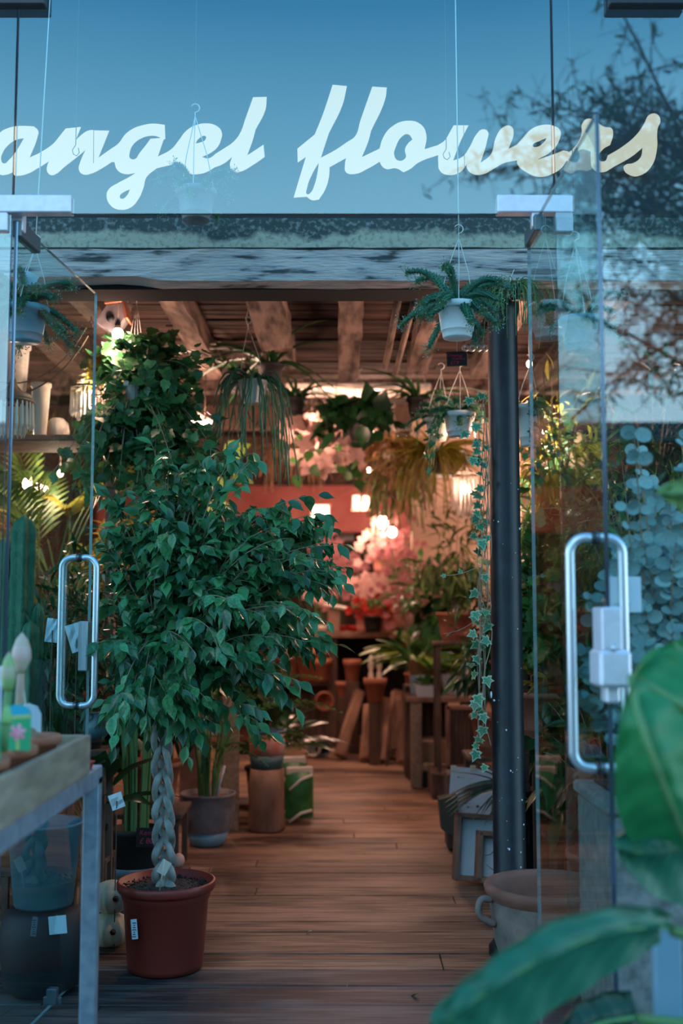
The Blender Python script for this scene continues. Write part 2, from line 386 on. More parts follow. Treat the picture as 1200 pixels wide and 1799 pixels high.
# ---------------------------------------------------------------- palette
M = dict(
    metal=mat('brushed_aluminium', (.62, .62, .68), (.70, .70, .76), rough=.32, scale=60, stretch=(1, 1, 14), metal=.75, ramp=(.3, .7)),
    fitting=mat('patch_fitting_satin', (.66, .63, .70), (.74, .71, .78), rough=.45, scale=40, metal=.35),
    steel=mat('galvanised_steel', (.22, .27, .33), (.34, .40, .46), rough=.5, scale=25, metal=.5, bump=.1),
    gedge=mat('glass_edge', (.20, .24, .31), rough=.2, metal=.9),
    gedgel=mat('glass_edge_pale', (.22, .29, .30), rough=.25, spec=.9),
    black=mat('black_paint', (.006, .009, .014), (.012, .018, .026), rough=.42, scale=14, coat=.0),
    darkm=mat('dark_metal', (.012, .014, .018), rough=.45),
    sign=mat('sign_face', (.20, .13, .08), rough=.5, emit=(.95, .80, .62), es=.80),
    fascia=mat('fascia_board', (.008, .014, .02), (.012, .02, .028), rough=.7, scale=3),
    stone=mat('weathered_render', (.035, .045, .05), (.42, .44, .36), rough=.9, scale=5, stretch=(1, 1, 2.6), bump=.6, ramp=(.47, .58), detail=9, c3=(.5, .5, .42)),
    beam=mat('flaking_beam', (.055, .055, .055), (.36, .32, .32), rough=.9, scale=8, stretch=(.55, 1, 3.6), bump=.9, ramp=(.38, .45), detail=13, c3=(.50, .41, .38), bscale=30),
    joist=mat('old_timber', (.035, .018, .013), (.27, .185, .15), rough=.9, scale=6, stretch=(3, .5, 3), bump=.9, ramp=(.35, .62), detail=8),
    board=mat('ceiling_board', (.014, .007, .005), (.10, .055, .045), rough=.9, scale=5, stretch=(.5, 4, 4), bump=.6, detail=7, var=.35),
    floorg=mat('weathered_shade_plank', (.035, .030, .028), (.12, .10, .09), rough=.6, scale=6, stretch=(.45, 5, 2), bump=.35, ramp=(.32, .74), detail=9, var=.25, c3=(.2, .17, .15)),
    floor=mat('floor_plank', (.075, .045, .034), (.27, .185, .14), rough=.58, scale=5.5, stretch=(.45, 5, 2), bump=.35, ramp=(.30, .72), detail=9, var=.22),
    gap=mat('floor_gap', (.012, .01, .009), rough=.9),
    wallb=mat('wall_timber', (.018, .009, .007), (.07, .035, .026), rough=.9, scale=4, stretch=(2, 2, .4), bump=.5),
    redwall=mat('red_plaster', (.30, .075, .065), (.42, .14, .12), rough=.8, scale=3),
    pave=mat('street_paving', (.10, .105, .11), (.2, .2, .2), rough=.9, scale=8, bump=.3),
    brickd=mat('dark_brick', (.035, .02, .017), (.07, .04, .03), rough=.9, scale=20, bump=.3),
    terra=mat('terracotta', (.34, .105, .055), (.42, .15, .085), rough=.75, scale=14, bump=.1),
    terrad=mat('terracotta_plastic', (.20, .022, .014), (.235, .028, .018), rough=.42, scale=4),
    terrao=mat('old_terracotta', (.15, .115, .10), (.26, .19, .165), rough=.9, scale=12, bump=.3, c3=(.26, .14, .10)),
    terrai=mat('terracotta_inside', (.20, .075, .05), (.28, .11, .075), rough=.85, scale=10),
    white=mat('white_plastic', (.70, .72, .74), rough=.42),
    cream=mat('cream_ceramic', (.62, .54, .46), (.70, .60, .50), rough=.35, scale=4),
    pink=mat('pink_pot', (.70, .30, .24), rough=.5),
    grey=mat('grey_ceramic', (.14, .135, .15), (.24, .22, .24), rough=.6, scale=16),
    darkp=mat('dark_pot', (.012, .013, .015), rough=.65),
    bluep=mat('blue_pot', (.16, .30, .40), (.22, .37, .46), rough=.4, scale=6),
    teal=mat('teal_zinc', (.02, .075, .10), (.06, .15, .17), rough=.45, scale=7, bump=.15),
    soil=mat('soil', (.022, .014, .010), (.12, .09, .07), rough=1, scale=90, bump=1, ramp=(.5, .72), c3=(.5, .45, .4)),
    bark=mat('pale_bark', (.16, .15, .13), (.34, .33, .30), rough=.9, scale=30, stretch=(1, 1, .3), bump=.6),
    twig=mat('twig', (.26, .19, .13), rough=.8),
    gstem=mat('green_stem', (.10, .22, .07), rough=.5),
    cord=mat('plastic_hanger', (.62, .62, .58), rough=.5),
    wire=mat('wire', (.10, .07, .05), rough=.6),
    wood=mat('crate_wood', (.20, .14, .095), (.36, .26, .18), rough=.8, scale=9, stretch=(4, .8, 4), bump=.4, ramp=(.3, .7)),
    woodd=mat('dark_wood', (.05, .03, .024), (.13, .075, .05), rough=.8, scale=7, stretch=(3, 3, .6), bump=.4),
    woodr=mat('bench_wood', (.16, .085, .06), (.30, .17, .12), rough=.8, scale=7, bump=.3),
    logw=mat('log_bark', (.13, .06, .04), (.42, .24, .16), rough=.9, scale=6, stretch=(1, 1, .35), bump=.8),
    paper=mat('paper', (.60, .58, .64), (.68, .66, .72), rough=.9, scale=12),
    paperb=mat('blue_paper', (.50, .60, .68), (.58, .66, .72), rough=.8, scale=5),
    crystal=mat('crystal', (.85, .80, .74), rough=.06, spec=1, transl=.55),
    bulb=mat('bulb', (1, .9, .8), emit=(1, .72, .48), es=14),
    bulbs=mat('small_bulb', (1, .9, .8), emit=(1, .70, .5), es=22),
    lampg=mat('lantern_glass', (1, .8, .7), emit=(1, .55, .36), es=1.5),
    tube=mat('striplight', (1, .9, .8), emit=(1, .80, .62), es=6),
    gourd=mat('pale_gourd', (.50, .45, .30), (.62, .56, .40), rough=.5, scale=8, bump=.2),
    green=mat('tag_green', (.03, .34, .14), (.04, .42, .22), rough=.4, scale=6), cyan=mat('tag_cyan', (.02, .36, .50), rough=.4), lime=mat('tag_lime', (.40, .50, .18), rough=.4),
    fpink=mat('flower_pink', (.75, .12, .22), (.85, .45, .55), rough=.5, scale=60), fred=mat('flower_red', (.55, .02, .012), rough=.5, transl=.2, var=.3),
    blush=mat('blossom_blush', (.66, .42, .38), rough=.6, transl=.35, var=.15), rose=mat('blossom_rose', (.42, .16, .17), rough=.6, transl=.3, var=.25),
    slate=mat('slate', (.008, .011, .013), rough=.6), chalk=mat('chalk_pink', (.55, .04, .11), rough=.8, emit=None),
    wick=mat('wicker', (.30, .18, .11), (.46, .30, .2), rough=.8, scale=40, stretch=(1, 1, 6), bump=.8),
    bag=mat('bag_green', (.02, .12, .03), (.05, .22, .06), rough=.35, scale=12), bagw=mat('bag_white', (.6, .55, .48), rough=.4),
)
G = dict(
    fig=leafmat('fig_leaf', (.026, .125, .040), (.065, .215, .085), .24, .2, .6),
    grape=leafmat('grape_ivy_leaf', (.024, .115, .040), (.06, .20, .07), .36, .3, .5),
    palm=leafmat('palm_leaf', (.05, .13, .03), (.16, .22, .05), .45, .3, .5),
    gold=leafmat('golden_leaf', (.22, .25, .03), (.36, .26, .05), .4, .4, .5),
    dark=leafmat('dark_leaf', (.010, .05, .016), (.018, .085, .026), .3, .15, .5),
    mid=leafmat('mid_leaf', (.03, .12, .03), (.07, .2, .045), .4, .3, .5),
    lime=leafmat('lime_leaf', (.16, .34, .05), (.3, .42, .08), .4, .4, .4),
    euc=leafmat('eucalyptus_leaf', (.12, .24, .23), (.21, .34, .33), .6, .2, .3),
    sedum=leafmat('foxtail_leaf', (.045, .19, .11), (.09, .27, .17), .55, .2, .3),
    blade=leafmat('grass_blade', (.07, .2, .06), (.14, .28, .1), .5, .25, .4),
    yucca=leafmat('spiky_leaf', (.012, .05, .045), (.03, .09, .07), .4, .1, .4),
    cactus=mat('cactus_skin', (.018, .09, .045), (.03, .14, .07), rough=.6, scale=10),
    brown=leafmat('dry_leaf', (.22, .11, .05), (.34, .2, .1), .6, .3, .5),
)
G['ivy'] = (leafmat('ivy_green', (.03, .14, .06), (.05, .2, .09), .35, .15, .3), leafmat('ivy_margin', (.26, .36, .22), None, .4, .2, .1))
G['dieff'] = G['mid']
def veinmat(name, c1, c2, vc, sc=26, rough=.42, transl=.35):
    """big leaf: midrib and side veins follow the leaf's own UV"""
    m = bpy.data.materials.new(name); m.use_nodes = True; n = m.node_tree; b = n.nodes['Principled BSDF']; out = n.nodes['Material Output']
    b.inputs['Roughness'].default_value = rough
    tcn = n.nodes.new('ShaderNodeTexCoord'); sp = n.nodes.new('ShaderNodeSeparateXYZ'); lk(n, tcn.outputs['UV'], sp.inputs[0])
    ax = n.nodes.new('ShaderNodeMath'); ax.operation = 'ABSOLUTE'; lk(n, sp.outputs['X'], ax.inputs[0])
    mu = n.nodes.new('ShaderNodeMath'); mu.operation = 'MULTIPLY_ADD'; mu.inputs[1].default_value = -.22; lk(n, ax.outputs[0], mu.inputs[0]); lk(n, sp.outputs['Y'], mu.inputs[2])
    s = n.nodes.new('ShaderNodeMath'); s.operation = 'MULTIPLY'; s.inputs[1].default_value = sc * 2 * PI; lk(n, mu.outputs[0], s.inputs[0])
    si = n.nodes.new('ShaderNodeMath'); si.operation = 'SINE'; lk(n, s.outputs[0], si.inputs[0])
    mr = n.nodes.new('ShaderNodeMapRange'); mr.inputs['From Min'].default_value = -1; lk(n, si.outputs[0], mr.inputs[0])
    nz = n.nodes.new('ShaderNodeTexNoise'); nz.inputs['Scale'].default_value = 5; lk(n, tcn.outputs['UV'], nz.inputs['Vector'])
    mn = n.nodes.new('ShaderNodeMath'); mn.operation = 'MULTIPLY_ADD'; mn.inputs[1].default_value = .35; lk(n, mr.outputs[0], mn.inputs[0]); 
    m2 = n.nodes.new('ShaderNodeMath'); m2.operation = 'MULTIPLY'; m2.inputs[1].default_value = .65; lk(n, nz.outputs['Fac'], m2.inputs[0]); lk(n, m2.outputs[0], mn.inputs[2])
    mx = n.nodes.new('ShaderNodeMix'); mx.data_type = 'RGBA'; mx.inputs[6].default_value = (*c1, 1); mx.inputs[7].default_value = (*c2, 1); lk(n, mn.outputs[0], mx.inputs[0])
    lt = n.nodes.new('ShaderNodeMapRange'); lt.inputs['From Min'].default_value = .035; lt.inputs['From Max'].default_value = .075; lt.inputs['To Min'].default_value = 1; lt.inputs['To Max'].default_value = 0
    lk(n, ax.outputs[0], lt.inputs[0]); m3 = n.nodes.new('ShaderNodeMix'); m3.data_type = 'RGBA'; m3.inputs[7].default_value = (*vc, 1)
    lk(n, lt.outputs[0], m3.inputs[0]); lk(n, mx.outputs[2], m3.inputs[6]); lk(n, m3.outputs[2], b.inputs['Base Color'])
    bp = n.nodes.new('ShaderNodeBump'); bp.inputs['Strength'].default_value = .25; bp.inputs['Distance'].default_value = .004; lk(n, mr.outputs[0], bp.inputs['Height']); lk(n, bp.outputs[0], b.inputs['Normal'])
    tr = n.nodes.new('ShaderNodeBsdfTranslucent'); ms = n.nodes.new('ShaderNodeMixShader'); ms.inputs[0].default_value = transl
    lk(n, m3.outputs[2], tr.inputs[0]); lk(n, b.outputs[0], ms.inputs[1]); lk(n, tr.outputs[0], ms.inputs[2]); lk(n, ms.outputs[0], out.inputs[0])
    return m

def ledge_mat():
    """old render: mossy and dark above, pale along the lower edge"""
    m = bpy.data.materials.new('weathered_ledge'); m.use_nodes = True; n = m.node_tree; b = n.nodes['Principled BSDF']; b.inputs['Roughness'].default_value = .9
    t = n.nodes.new('ShaderNodeTexCoord'); s = n.nodes.new('ShaderNodeSeparateXYZ'); lk(n, t.outputs['Object'], s.inputs[0])
    z1 = n.nodes.new('ShaderNodeTexNoise'); z1.inputs['Scale'].default_value = 5; z1.inputs['Detail'].default_value = 8; lk(n, t.outputs['Object'], z1.inputs['Vector'])
    z2 = n.nodes.new('ShaderNodeTexNoise'); z2.inputs['Scale'].default_value = 55; z2.inputs['Detail'].default_value = 6; lk(n, t.outputs['Object'], z2.inputs['Vector'])
    f = n.nodes.new('ShaderNodeMath'); f.operation = 'MULTIPLY_ADD'; f.inputs[1].default_value = .16; lk(n, z1.outputs['Fac'], f.inputs[0])
    g = n.nodes.new('ShaderNodeMath'); g.operation = 'SUBTRACT'; g.inputs[0].default_value = 2.785 - .08; lk(n, s.outputs['Z'], g.inputs[1]); lk(n, g.outputs[0], f.inputs[2])
    r = n.nodes.new('ShaderNodeMapRange'); r.inputs['From Min'].default_value = -.008; r.inputs['From Max'].default_value = .012; lk(n, f.outputs[0], r.inputs[0])
    dk = n.nodes.new('ShaderNodeValToRGB'); dk.color_ramp.elements[0].color = (.05, .065, .065, 1); dk.color_ramp.elements[1].color = (.24, .25, .24, 1); dk.color_ramp.elements[0].position = .5; dk.color_ramp.elements[1].position = .72; lk(n, z2.outputs['Fac'], dk.inputs[0])
    lt = n.nodes.new('ShaderNodeValToRGB'); lt.color_ramp.elements[0].color = (.24, .23, .18, 1); lt.color_ramp.elements[1].color = (.40, .38, .30, 1); lt.color_ramp.elements[0].position = .3; lt.color_ramp.elements[1].position = .5; lk(n, z2.outputs['Fac'], lt.inputs[0])
    mx = n.nodes.new('ShaderNodeMix'); mx.data_type = 'RGBA'; lk(n, r.outputs[0], mx.inputs[0]); lk(n, dk.outputs[0], mx.inputs[6]); lk(n, lt.outputs[0], mx.inputs[7]); lk(n, mx.outputs[2], b.inputs['Base Color'])
    bp = n.nodes.new('ShaderNodeBump'); bp.inputs['Strength'].default_value = .5; bp.inputs['Distance'].default_value = .01; lk(n, z2.outputs['Fac'], bp.inputs['Height']); lk(n, bp.outputs[0], b.inputs['Normal'])
    return m
M['ledge'] = ledge_mat()

def floor_mat(name, dark, lite, blot):
    """worn boards: grain streaks along the board, broad scuffed and damp patches across many boards"""
    m = bpy.data.materials.new(name); m.use_nodes = True; n = m.node_tree; b = n.nodes['Principled BSDF']; b.inputs['Roughness'].default_value = .55
    t = n.nodes.new('ShaderNodeTexCoord')
    def noise(sc_, st, det):
        mp = n.nodes.new('ShaderNodeMapping'); mp.inputs['Scale'].default_value = st; z = n.nodes.new('ShaderNodeTexNoise'); z.inputs['Scale'].default_value = sc_; z.inputs['Detail'].default_value = det
        lk(n, t.outputs['Object'], mp.inputs[0]); lk(n, mp.outputs[0], z.inputs['Vector']); return z
    g = noise(7, (.5, 7, 1), 10); w = noise(1.7, (.55, 1.5, 1), 5); s = noise(3.2, (.35, 2.2, 1), 6)
    a1 = n.nodes.new('ShaderNodeMath'); a1.operation = 'MULTIPLY_ADD'; a1.inputs[1].default_value = .45; lk(n, g.outputs['Fac'], a1.inputs[0])
    a2 = n.nodes.new('ShaderNodeMath'); a2.operation = 'MULTIPLY_ADD'; a2.inputs[1].default_value = .35; lk(n, s.outputs['Fac'], a2.inputs[0])
    a3 = n.nodes.new('ShaderNodeMath'); a3.operation = 'MULTIPLY'; a3.inputs[1].default_value = blot; lk(n, w.outputs['Fac'], a3.inputs[0]); lk(n, a3.outputs[0], a2.inputs[2]); lk(n, a2.outputs[0], a1.inputs[2])
    r = n.nodes.new('ShaderNodeValToRGB'); r.color_ramp.elements[0].position = .60; r.color_ramp.elements[1].position = .765; r.color_ramp.elements[0].color = (*dark, 1); r.color_ramp.elements[1].color = (*lite, 1); lk(n, a1.outputs[0], r.inputs[0])
    oi = n.nodes.new('ShaderNodeObjectInfo'); mr = n.nodes.new('ShaderNodeMapRange'); mr.inputs['To Min'].default_value = .88; mr.inputs['To Max'].default_value = 1.12; lk(n, oi.outputs['Random'], mr.inputs[0])
    v = n.nodes.new('ShaderNodeVectorMath'); v.operation = 'SCALE'; lk(n, r.outputs[0], v.inputs[0]); lk(n, mr.outputs[0], v.inputs['Scale']); lk(n, v.outputs[0], b.inputs['Base Color'])
    bp = n.nodes.new('ShaderNodeBump'); bp.inputs['Strength'].default_value = .3; bp.inputs['Distance'].default_value = .006; lk(n, g.outputs['Fac'], bp.inputs['Height']); lk(n, bp.outputs[0], b.inputs['Normal'])
    return m
M['floor'] = floor_mat('floor_boards', (.050, .024, .015), (.33, .185, .115), .55)
M['floorg'] = floor_mat('floor_boards_front_shade', (.014, .015, .017), (.115, .10, .092), .5)  # greyer weathered boards, darkened further to stand in for weaker lamplight
M['black0'] = mat('beam_shade_black', (.006, .005, .005), rough=.95)  # near-black colour in place of the shade under the beam
M['dsteel'] = mat('shaded_steel', (.10, .13, .15), rough=.4, metal=.5)
M['peach'] = mat('peach_panel', (.50, .34, .26), (.58, .40, .30), rough=.8, scale=3)
# ================================================================ THE SETTING
D0 = 3.27
# floor: planks laid across the doorway, one object each where they can be told apart
mb = MB(); mb.box((0, 8.1, -.04), (6.4, 10.2, .06)); floor = mb.build('floor', M['gap'], kind='structure')
y = 3.02; row = 0
far = MB()
while y < 12.9:
    w = R.choice((.15, .17, .19)) if y < 4.2 else .145
    x = -3.1 + R.uniform(0, .9)
    xs = [-3.1]
    while x < 3.1: xs.append(x); x += R.uniform(1.7, 3.4)
    xs.append(3.1)
    for a, b in zip(xs[:-1], xs[1:]):
        if b - a < .12: continue
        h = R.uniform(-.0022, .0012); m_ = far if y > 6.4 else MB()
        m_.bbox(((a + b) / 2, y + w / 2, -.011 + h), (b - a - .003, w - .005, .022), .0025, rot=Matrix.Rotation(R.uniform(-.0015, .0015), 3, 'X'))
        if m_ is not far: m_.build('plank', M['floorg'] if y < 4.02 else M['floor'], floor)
    y += w; row += 1
far.build('planking', M['floor'], floor, kind='stuff')
mb = MB(); mb.box((0, -8.5, -.06), (40, 23.0, .06)); mb.build('pavement', M['pave'], kind='structure')
mb = MB(); mb.bbox((0, 3.005, -.02), (6.2, .03, .04)); mb.build('threshold', M['steel'], kind='structure')

# side walls of upright boards, back wall, red header
for nm, X in (('wall_left', -2.95), ('wall_right', 2.95)):
    mb = MB(); mb.box((X, 8.6, 1.65), (.1, 8.9, 3.3)); wl = mb.build(nm, M['wallb'], kind='structure')
    mb = MB(); yy = 4.3
    while yy < 12.9:
        mb.bbox((X - math.copysign(.06, X), yy + .14, 1.65), (.03, .27, 3.26), .004); yy += .28
    mb.build('cladding', M['wallb'], wl, kind='stuff')
mb = MB(); mb.box((0, 13.05, 1.65), (6.0, .12, 3.3)); wb = mb.build('wall_back', M['wallb'], kind='structure')
mb = MB(); mb.bbox((0, 12.9, 2.52), (5.8, .14, .56), .01); mb.build('header_panel', M['redwall'], wb)
mb = MB()
for xx in (-1.9, .95, 2.1): mb.bbox((xx, 12.92, 1.1), (.5, .1, 2.2), .01)
mb.build('pilaster', M['woodd'], wb)

# stone ledge and flaking timber beam over the opening, fascia with the shop name
def rough_beam(c, size, nx, amp, m, name, seed, step=None):
    r = random.Random(seed); x0 = c[0] - size[0] / 2; hy, hz = size[1] / 2, size[2] / 2; P = []; fs = []
    prof = [(-hy, -hz), (-hy, -hz * .3), (-hy, hz * .35), (-hy, hz), (hy, hz), (hy, -hz)]
    for i in range(nx + 1):
        x = x0 + size[0] * i / nx; dz = (step(x) if step else 0)
        for j, (yy, zz) in enumerate(prof): P.append((x, c[1] + yy + r.uniform(-amp, amp), c[2] + zz + r.uniform(-amp, amp) + (dz if zz < -hz * .5 else 0)))
    k = len(prof)
    for i in range(nx):
        for j in range(k): fs.append((i * k + j, (i + 1) * k + j, (i + 1) * k + (j + 1) % k, i * k + (j + 1) % k))
    fs.append(tuple(range(k))); fs.append(tuple(reversed([nx * k + j for j in range(k)])))
    mb = MB(); mb.add(P, fs); return mb.build(name, m, kind='structure')
rough_beam((0, 4.20, 2.656), (6.2, .11, .125), 70, .003, M['beam'], 'beam', 3, step=lambda x: .016 if x < -.72 else 0.0)
rough_beam((0, 4.27, 2.79), (6.2, .22, .118), 60, .002, M['ledge'], 'lintel', 4)
mb = MB(); mb.bbox((0, 4.35, 2.655), (6.2, .18, .12), .008); mb.build('trim_2', M['black0'], kind='structure')  # inner beam added behind; its black carries the underside's shade
mb = MB(); mb.box((0, 4.28, 2.722), (6.2, .2, .03)); mb.build('trim_1', M['darkm'], kind='structure')
mb = MB(); mb.box((0, 4.24, 3.45), (6.4, .1, 1.2)); fascia = mb.build('fascia', M['fascia'], kind='structure')

# ceiling: rough boards over joists, then a higher boarded ceiling towards the back
mb = MB(); mb.box((0, 5.75, 2.93), (6.0, 2.9, .03)); ceil = mb.build('ceiling', M['gap'], kind='structure')
yy = 4.46
while yy < 7.1:
    w = R.uniform(.085, .13)
    for a, b in ((-2.9, R.uniform(-1.3, -.9)), (None, R.uniform(.5, .9)), (None, 2.9)):
        a = a if a is not None else last
        mb = MB(); mb.bbox(((a + b) / 2, yy + w / 2, 2.895 + R.uniform(-.006, .006)), (b - a - .005, w - .012, .022), .004); mb.build('board', M['board'], ceil); last = b
    yy += w
for X, y0, y1 in ((-1.62, 4.5, 7), (-1.22, 4.5, 7.0), (-.80, 4.5, 6.75), (-.36, 4.5, 6.5), (.045, 4.5, 6.85), (.46, 5.4, 6.6), (.86, 4.5, 6.7), (1.3, 4.5, 7)):
    mb = MB(); nn = 10; P = []
    hw = .06 if X != -.36 else .085
    for i in range(nn + 1):
        t = y0 + (y1 - y0) * i / nn
        for dx, dz in ((-hw, 2.765), (hw, 2.765), (hw, 2.89), (-hw, 2.89)): P.append((X + dx + R.uniform(-.008, .008), t, dz + R.uniform(-.008, .008)))
    fs = [(i * 4 + j, i * 4 + (j + 1) % 4, (i + 1) * 4 + (j + 1) % 4, (i + 1) * 4 + j) for i in range(nn) for j in range(4)] + [(0, 1, 2, 3), tuple(nn * 4 + j for j in (3, 2, 1, 0))]
    mb.add(P, fs); mb.build('joist', M['joist'] if X > -1 else M['woodd'], ceil)  # leftmost joists take darker wood in place of shade
mb = MB(); mb.tube([(.26, 4.7, 2.74), (.25, 6.1, 2.70)], .018, 6); mb.tube([(.33, 4.8, 2.72), (.31, 6.2, 2.68)], .015, 6); mb.build('batten', M['joist'], ceil)
mb = MB(); mb.box((0, 10.0, 3.34), (6.0, 6.1, .05)); c2 = mb.build('ceiling_back', M['wallb'], kind='structure')
for k, yy in enumerate((7.25, 8.3, 10.0, 11.8)):
    mb = MB(); mb.bbox((0, yy, 3.1 if yy > 8 else 3.0), (5.8, .16, .22), .01); mb.build('crossbeam', M['joist'] if k == 1 else M['woodd'], c2)
mb = MB(); mb.bbox((.12, 7.9, 2.93), (1.05, .3, .05), .01); mb.build('shelf_board', M['cream'], c2)

# black cast column with paint flecks
col = thing('column', 'glossy black round iron column spattered with specks of white paint', 'column', (.654, 4.36, 0), kind='structure')
mb = MB(); mb.lathe((.654, 4.36, 0), [(.085, 0), (.085, .03), (.068, .05), (.064, .06), (.062, 1.3), (.060, 2.5), (.066, 2.52), (.066, 2.59)], 28); mb.build('shaft', M['black'], col)
mb = MB(); r = random.Random(5)
for k in range(34):
    a = r.uniform(-2.5, -.6); z = r.uniform(.15, 1.9); p = V(.654 + .0635 * math.cos(a), 4.36 + .0635 * math.sin(a), z)
    s_ = r.choice((.0012, .0015, .002, .0035)); mb.ball(p, s_, 6, 4, (1, 1, r.uniform(1, 1.6)))
mb.ball(at(868, 1231, 4.29), .0045, 8, 5); mb.ball(at(863, 1221, 4.295), .004, 8, 5, (1, 1, 3.4))
mb.build('paint_flecks', M['white'], col, kind='stuff')

# ================================================================ OUTSIDE, SEEN ONLY IN THE GLASS
house = thing('terraced_house', 'dark terraced house across the street, mirrored in the shop glass', 'building', (0, -13.5, 0))
mb = MB(); mb.box((0, -13.5, 2.15), (26, 1.6, 4.3)); mb.build('wall', M['brickd'], house)
mb = MB(); mb.add([(-13.2, -12.6, 4.3), (13.2, -12.6, 4.3), (13.2, -14.0, 4.9), (-13.2, -14.0, 4.9), (-13.2, -14.4, 4.3), (13.2, -14.4, 4.3)], [(0, 1, 2, 3), (3, 2, 5, 4), (0, 4, 5, 1), (0, 3, 4), (1, 5, 2)]); mb.build('roof', M['slate'], house)
for xx in range(-11, 12, 3):
    for zz in (1.2, 3.2):
        mb = MB(); mb.bbox((xx, -12.68, zz), (1.1, .1, 1.4), .01); f = mb.build('window', M['brickd'], house)
        mb = MB(); mb.box((xx, -12.66, zz), (.94, .1, 1.24)); mb.build('pane', M['darkm'], f)
def tree(name, label, base, h, crown, seed, m, lsize, n2):
    t = thing(name, label, 'tree', base); r = random.Random(seed); mb = MB(); L = Leaves(t, 'lance', m)
    cc = V(*crown[0]); rad = crown[1]
    top = V(base[0], base[1], h); tk = cr_pts([base, V(base[0] + .1, base[1], h * .5), top], 5); mb.tube(tk, [.16 - .1 * i / len(tk) for i in range(len(tk))], 8)
    for k in range(46):
        q = cc + Vector((rdir(r)[0] * rad[0], rdir(r)[1] * rad[1], rdir(r)[2] * rad[2])); st = tk[r.randrange(len(tk) // 2, len(tk))]
        br = bez(st, (st + q) / 2 + V(0, 0, .7), q, 9); mb.tube(br, [.05 - .0045 * i for i in range(10)], 5)
        for j in range(n2):
            s_ = br[r.randrange(4, 10)]; e = s_ + rdir(r) * r.uniform(.5, 1.1) + V(-.15, 0, -.1); tw = bez(s_, (s_ + e) / 2 + rv(r, .15), e, 5); mb.tube(tw, [.012, .01, .009, .008, .006, .004], 4, False)
            for i in range(14):
                p = tw[r.randrange(1, 6)] + rv(r, .05); 
                if r.random() < .3:
                    tw2 = [p, p + rv(r, .22), p + rv(r, .4)]; mb.tube(tw2, [.005, .004, .003], 3, False)
                L.add(p, rdir(r) + V(0, 0, -.4), rdir(r), r.uniform(.07, .12) * lsize, 0)
    mb.build('trunk', M['darkm'], t); L.finish(0); return t
tree('tree', 'bare-twigged tree with sparse small leaves, mirrored at the upper right of the glass', (5.6, -6.6, 0), 6.0, ((5.0, -6.5, 6.3), (2.9, 1.2, 2.6)), 4, G['dark'], 1.5, 17)

# ================================================================ THE GLASS FRONT
GL = glass_mat('shopfront_glass', 1.62, (.86, .95, .96), .125)
GD = glass_mat('door_glass', 1.5, (.84, .95, .95))
def pane(name, p0, p1, z0, z1, th, parent=None, edge=None, gm=None, label=None, kind='structure', near=None):
    """upright sheet between plan points p0 and p1: two faces of glass and a green polished edge"""
    p0 = Vector((*p0, 0)); p1 = Vector((*p1, 0)); d = (p1 - p0).normalized(); n = V(-d.y, d.x, 0) * th / 2
    P = [p0 + n + V(0, 0, z0), p1 + n + V(0, 0, z0), p1 + n + V(0, 0, z1), p0 + n + V(0, 0, z1), p0 - n + V(0, 0, z0), p1 - n + V(0, 0, z0), p1 - n + V(0, 0, z1), p0 - n + V(0, 0, z1)]
    mb = MB(); mb.add(P, [(3, 2, 1, 0), (4, 5, 6, 7)]); mb.cm = 1
    mb.add(P, [(0, 1, 5, 4), (1, 2, 6, 5), (2, 3, 7, 6), (3, 0, 4, 7)])
    if near is not None: mb.mi[3 if near == 1 else 5] = 2
    return mb.build(name, [gm or GL, edge or M['gedge'], M['gedge']], parent, kind=kind if parent is None else None, label=label)
XL, XR = -1.010, .655        # seams between transom and side panels
ZT = 2.533
pane('window_1', (XL + .004, D0), (XR - .004, D0), ZT, 3.75, .012)
pane('window_2', (XR + .004, D0), (1.95, D0), .02, 3.75, .012)
pane('window_3', (-2.3, D0), (XL - .004, D0), .02, 3.75, .012)
# corner patches that clamp transom to side panel
def corner_patch(nm, x0, x1, xv0, xv1, zb, lab):
    t = thing(nm, lab, 'fitting', ((x0 + x1) / 2, D0, ZT))
    mb = MB(); mb.bbox(((x0 + x1) / 2, D0, ZT + .027), (x1 - x0, .042, .055), .003); mb.build('clamp_plate', M['fitting'], t)
    mb = MB(); mb.bbox(((xv0 + xv1) / 2, D0, (ZT + zb) / 2 - .001), (xv1 - xv0, .042, ZT - zb), .003); mb.build('drop_plate', M['fitting'], t)
    return t
corner_patch('patch_fitting', -1.06, -.828, -1.06, -1.022, 2.475, 'pale metal corner clamp at the left end of the glass over the door')
corner_patch('patch_fitting', .477, .708, .655, .708, 2.472, 'pale metal corner clamp on the glass right of the lettering, above the long pull handle')

